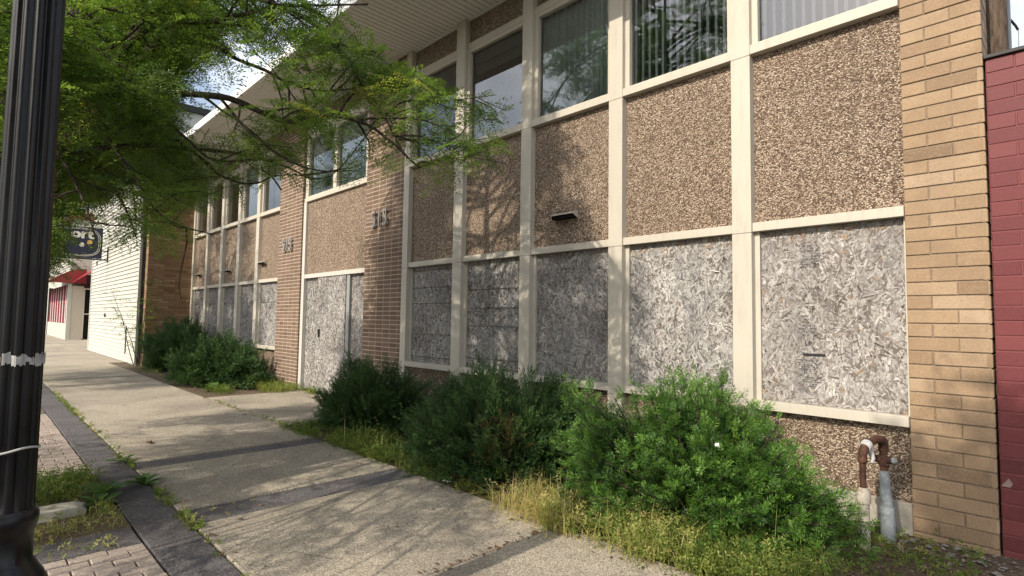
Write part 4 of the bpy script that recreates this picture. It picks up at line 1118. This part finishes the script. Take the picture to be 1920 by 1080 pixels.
for i in range(260):
    cx, cy = (r.uniform(-1.0, -.35), r.uniform(-.5, -.06)) if i < 90 else (r.uniform(-2.9, -.4), r.uniform(-1.5, -.1))
    R0 = r.uniform(.006, .014) if i > 14 else r.uniform(.018, .032); V = []
    for a_, b_ in ((0, 90), (0, 0), (72, 10), (144, 0), (216, 8), (288, -5)):
        k_ = R0 * r.uniform(.75, 1.2); V.append((cx + k_ * math.cos(R(a_)) * math.cos(R(b_)), cy + k_ * math.sin(R(a_)) * math.cos(R(b_)), -.03 + .3 * R0 + k_ * .55 * math.sin(R(b_))))
    gv.addtri(V, [(0, 1, 2), (0, 2, 3), (0, 3, 4), (0, 4, 5), (0, 5, 1)])
kind(obj('gravel', gv, mat_simple('grey_stone_chips', (.26, .24, .22), .9, .2, .4)), 'stuff')
# broad leaved weeds (things)
def weed_plant(x, y, n, size, seed, label, grp='broad leaved weeds'):
    r = np.random.default_rng(seed); m = MB()
    for i in range(n):
        az = 2 * math.pi * i / n + r.normal(0, .25); L = size * r.uniform(.7, 1.15); w2 = L * r.uniform(.14, .2); el = r.uniform(.25, 1.0)
        d = np.array([math.cos(az), math.sin(az), 0]); s = np.array([-math.sin(az), math.cos(az), 0]); up = np.array([0, 0, 1.0])
        V = []; ks = np.linspace(0, 1, 6); wid = np.array([.12, .55, .95, 1.0, .7, .04])
        for t, wv in zip(ks, wid):
            c = np.array([x, y, -.01]) + d * L * t * math.cos(el) + up * (L * (t * math.sin(el) - .45 * t * t * math.sin(el)))
            V += [c - s * w2 * wv + up * .012 * wv, c, c + s * w2 * wv + up * .012 * wv]
        f = []
        for k_ in range(5):
            b = k_ * 3; f += [(b, b + 1, b + 4, b + 3), (b + 1, b + 2, b + 5, b + 4)]
        m.add(V, f, np.clip(r.normal(.45, .2), 0, 1))
    o = obj('weed_plant', m, BROAD, smooth=True); tag(o, label, 'weed', grp)
weed_plant(-5.75, -4.22, 12, .26, 1, 'largest broad leaved weed at the corner of the grassy tree pit')
weed_plant(-5.45, -4.28, 9, .2, 2, 'light green leafy weed in the tree pit right beside the dark paving band')
weed_plant(-6.35, -4.45, 10, .24, 3, 'leafy weed close to the lamp post at the back of the tree pit')
weed_plant(-6.05, -4.5, 9, .2, 4, 'leafy weed growing just behind the pale stone')
weed_plant(-5.9, -3.9, 11, .22, 8, 'dark flat weed on the edge of the sidewalk slab between the two dark strips')
weed_plant(-6.95, -3.88, 9, .17, 5, 'small weed sprouting at the slab corner before the first dark strip')
weed_plant(-2.55, -1.78, 7, .3, 6, 'tall pale leaved weed at the left foot of the yew')
weed_plant(-1.65, -1.75, 8, .26, 7, 'dark broad leaved weed in front of the yew at the bottom edge')
weed_plant(-12.5, -1.45, 10, .3, 9, 'leafy green weed at the foot of the low spreading juniper')
# litter and stone
ll_ = MB(); r = np.random.default_rng(61); n = 420
x = r.uniform(-12, -1.0, n); y = np.where(r.random(n) < .55, r.normal(-2.0, .09, n), np.where(r.random(n) < .5, r.normal(-3.84, .05, n), r.uniform(-5.0, -1.95, n)))
x = np.where(r.random(n) < .2, r.normal(-2.75, .03, n), x); y = np.where(np.abs(x + 2.75) < .09, r.uniform(-3.8, -1.9, n), y)
az = r.uniform(0, 6.28, n); L = r.uniform(.008, .03, n); W = L * r.uniform(.25, .6, n); zz = np.full(n, .007)
d = np.stack([np.cos(az), np.sin(az), np.zeros(n)], -1); sd_ = np.stack([-np.sin(az), np.cos(az), np.zeros(n)], -1); P = np.stack([x, y, zz], -1); up = np.array([0, 0, 1.0])
V = np.stack([P - d * L[:, None], P - sd_ * W[:, None] + up * (r.uniform(0, .008, n))[:, None], P + d * L[:, None] + up * (r.uniform(0, .01, n))[:, None], P + sd_ * W[:, None] + up * (r.uniform(0, .008, n))[:, None]], 1).reshape(-1, 3)
ll_.add(V, np.arange(4 * n).reshape(n, 4), np.clip(r.normal(.5, .25, n), 0, 1))
kind(obj('leaf_litter', ll_, DEAD), 'stuff')
def lump(name, c, sx, sy, sz, seed, mat, label, cat):
    r = np.random.default_rng(seed); n, mseg = 7, 12; V = []
    for i in range(n):
        ph = math.pi * i / (n - 1)
        for j in range(mseg):
            a_ = 2 * math.pi * j / mseg; k_ = 1 + r.normal(0, .07)
            sq = lambda v: np.sign(v) * abs(v) ** .6
            V.append((c[0] + sx * k_ * sq(math.sin(ph) * math.cos(a_)), c[1] + sy * k_ * sq(math.sin(ph) * math.sin(a_)), c[2] + sz * k_ * sq(math.cos(ph))))
    idx = np.arange(n * mseg).reshape(n, mseg)
    q = np.stack([idx[:-1], idx[1:], np.roll(idx[1:], -1, 1), np.roll(idx[:-1], -1, 1)], -1).reshape(-1, 4)
    mb = MB(); mb.add(V, q); return tag(obj(name, mb, mat), label, cat)
lump('stone', (-5.42, -4.55, .02), .11, .19, .05, 5, STONE, 'pale flat stone lying in the grassy tree pit', 'stone')
def scrap(name, c, s_, seed, mat, label, cat):
    r = np.random.default_rng(seed); n = 5; g = np.linspace(-1, 1, n)
    V = [(c[0] + s_ * a_ + r.normal(0, .006), c[1] + s_ * .5 * b_ + r.normal(0, .006), c[2] + .01 + abs(r.normal(0, .012))) for a_ in g for b_ in g]
    idx = np.arange(n * n).reshape(n, n); mb = MB()
    mb.add(V, np.stack([idx[:-1, :-1], idx[1:, :-1], idx[1:, 1:], idx[:-1, 1:]], -1).reshape(-1, 4)); return tag(obj(name, mb, mat), label, cat)
scrap('paper_scrap', (-4.15, -1.86, 0), .045, 1, PAPER, 'crumpled white wrapper on the sidewalk edge under the wide juniper', 'litter')
scrap('paper_scrap', tuple(at(1345, 842, 3.4)), .009, 2, PAPER, 'small white paper scrap caught in the yew bush', 'litter')
scrap('dead_leaf', (-7.7, -3.5, .002), .06, 3, DEAD, 'single dark dead leaf lying on the sidewalk slab', 'leaf')
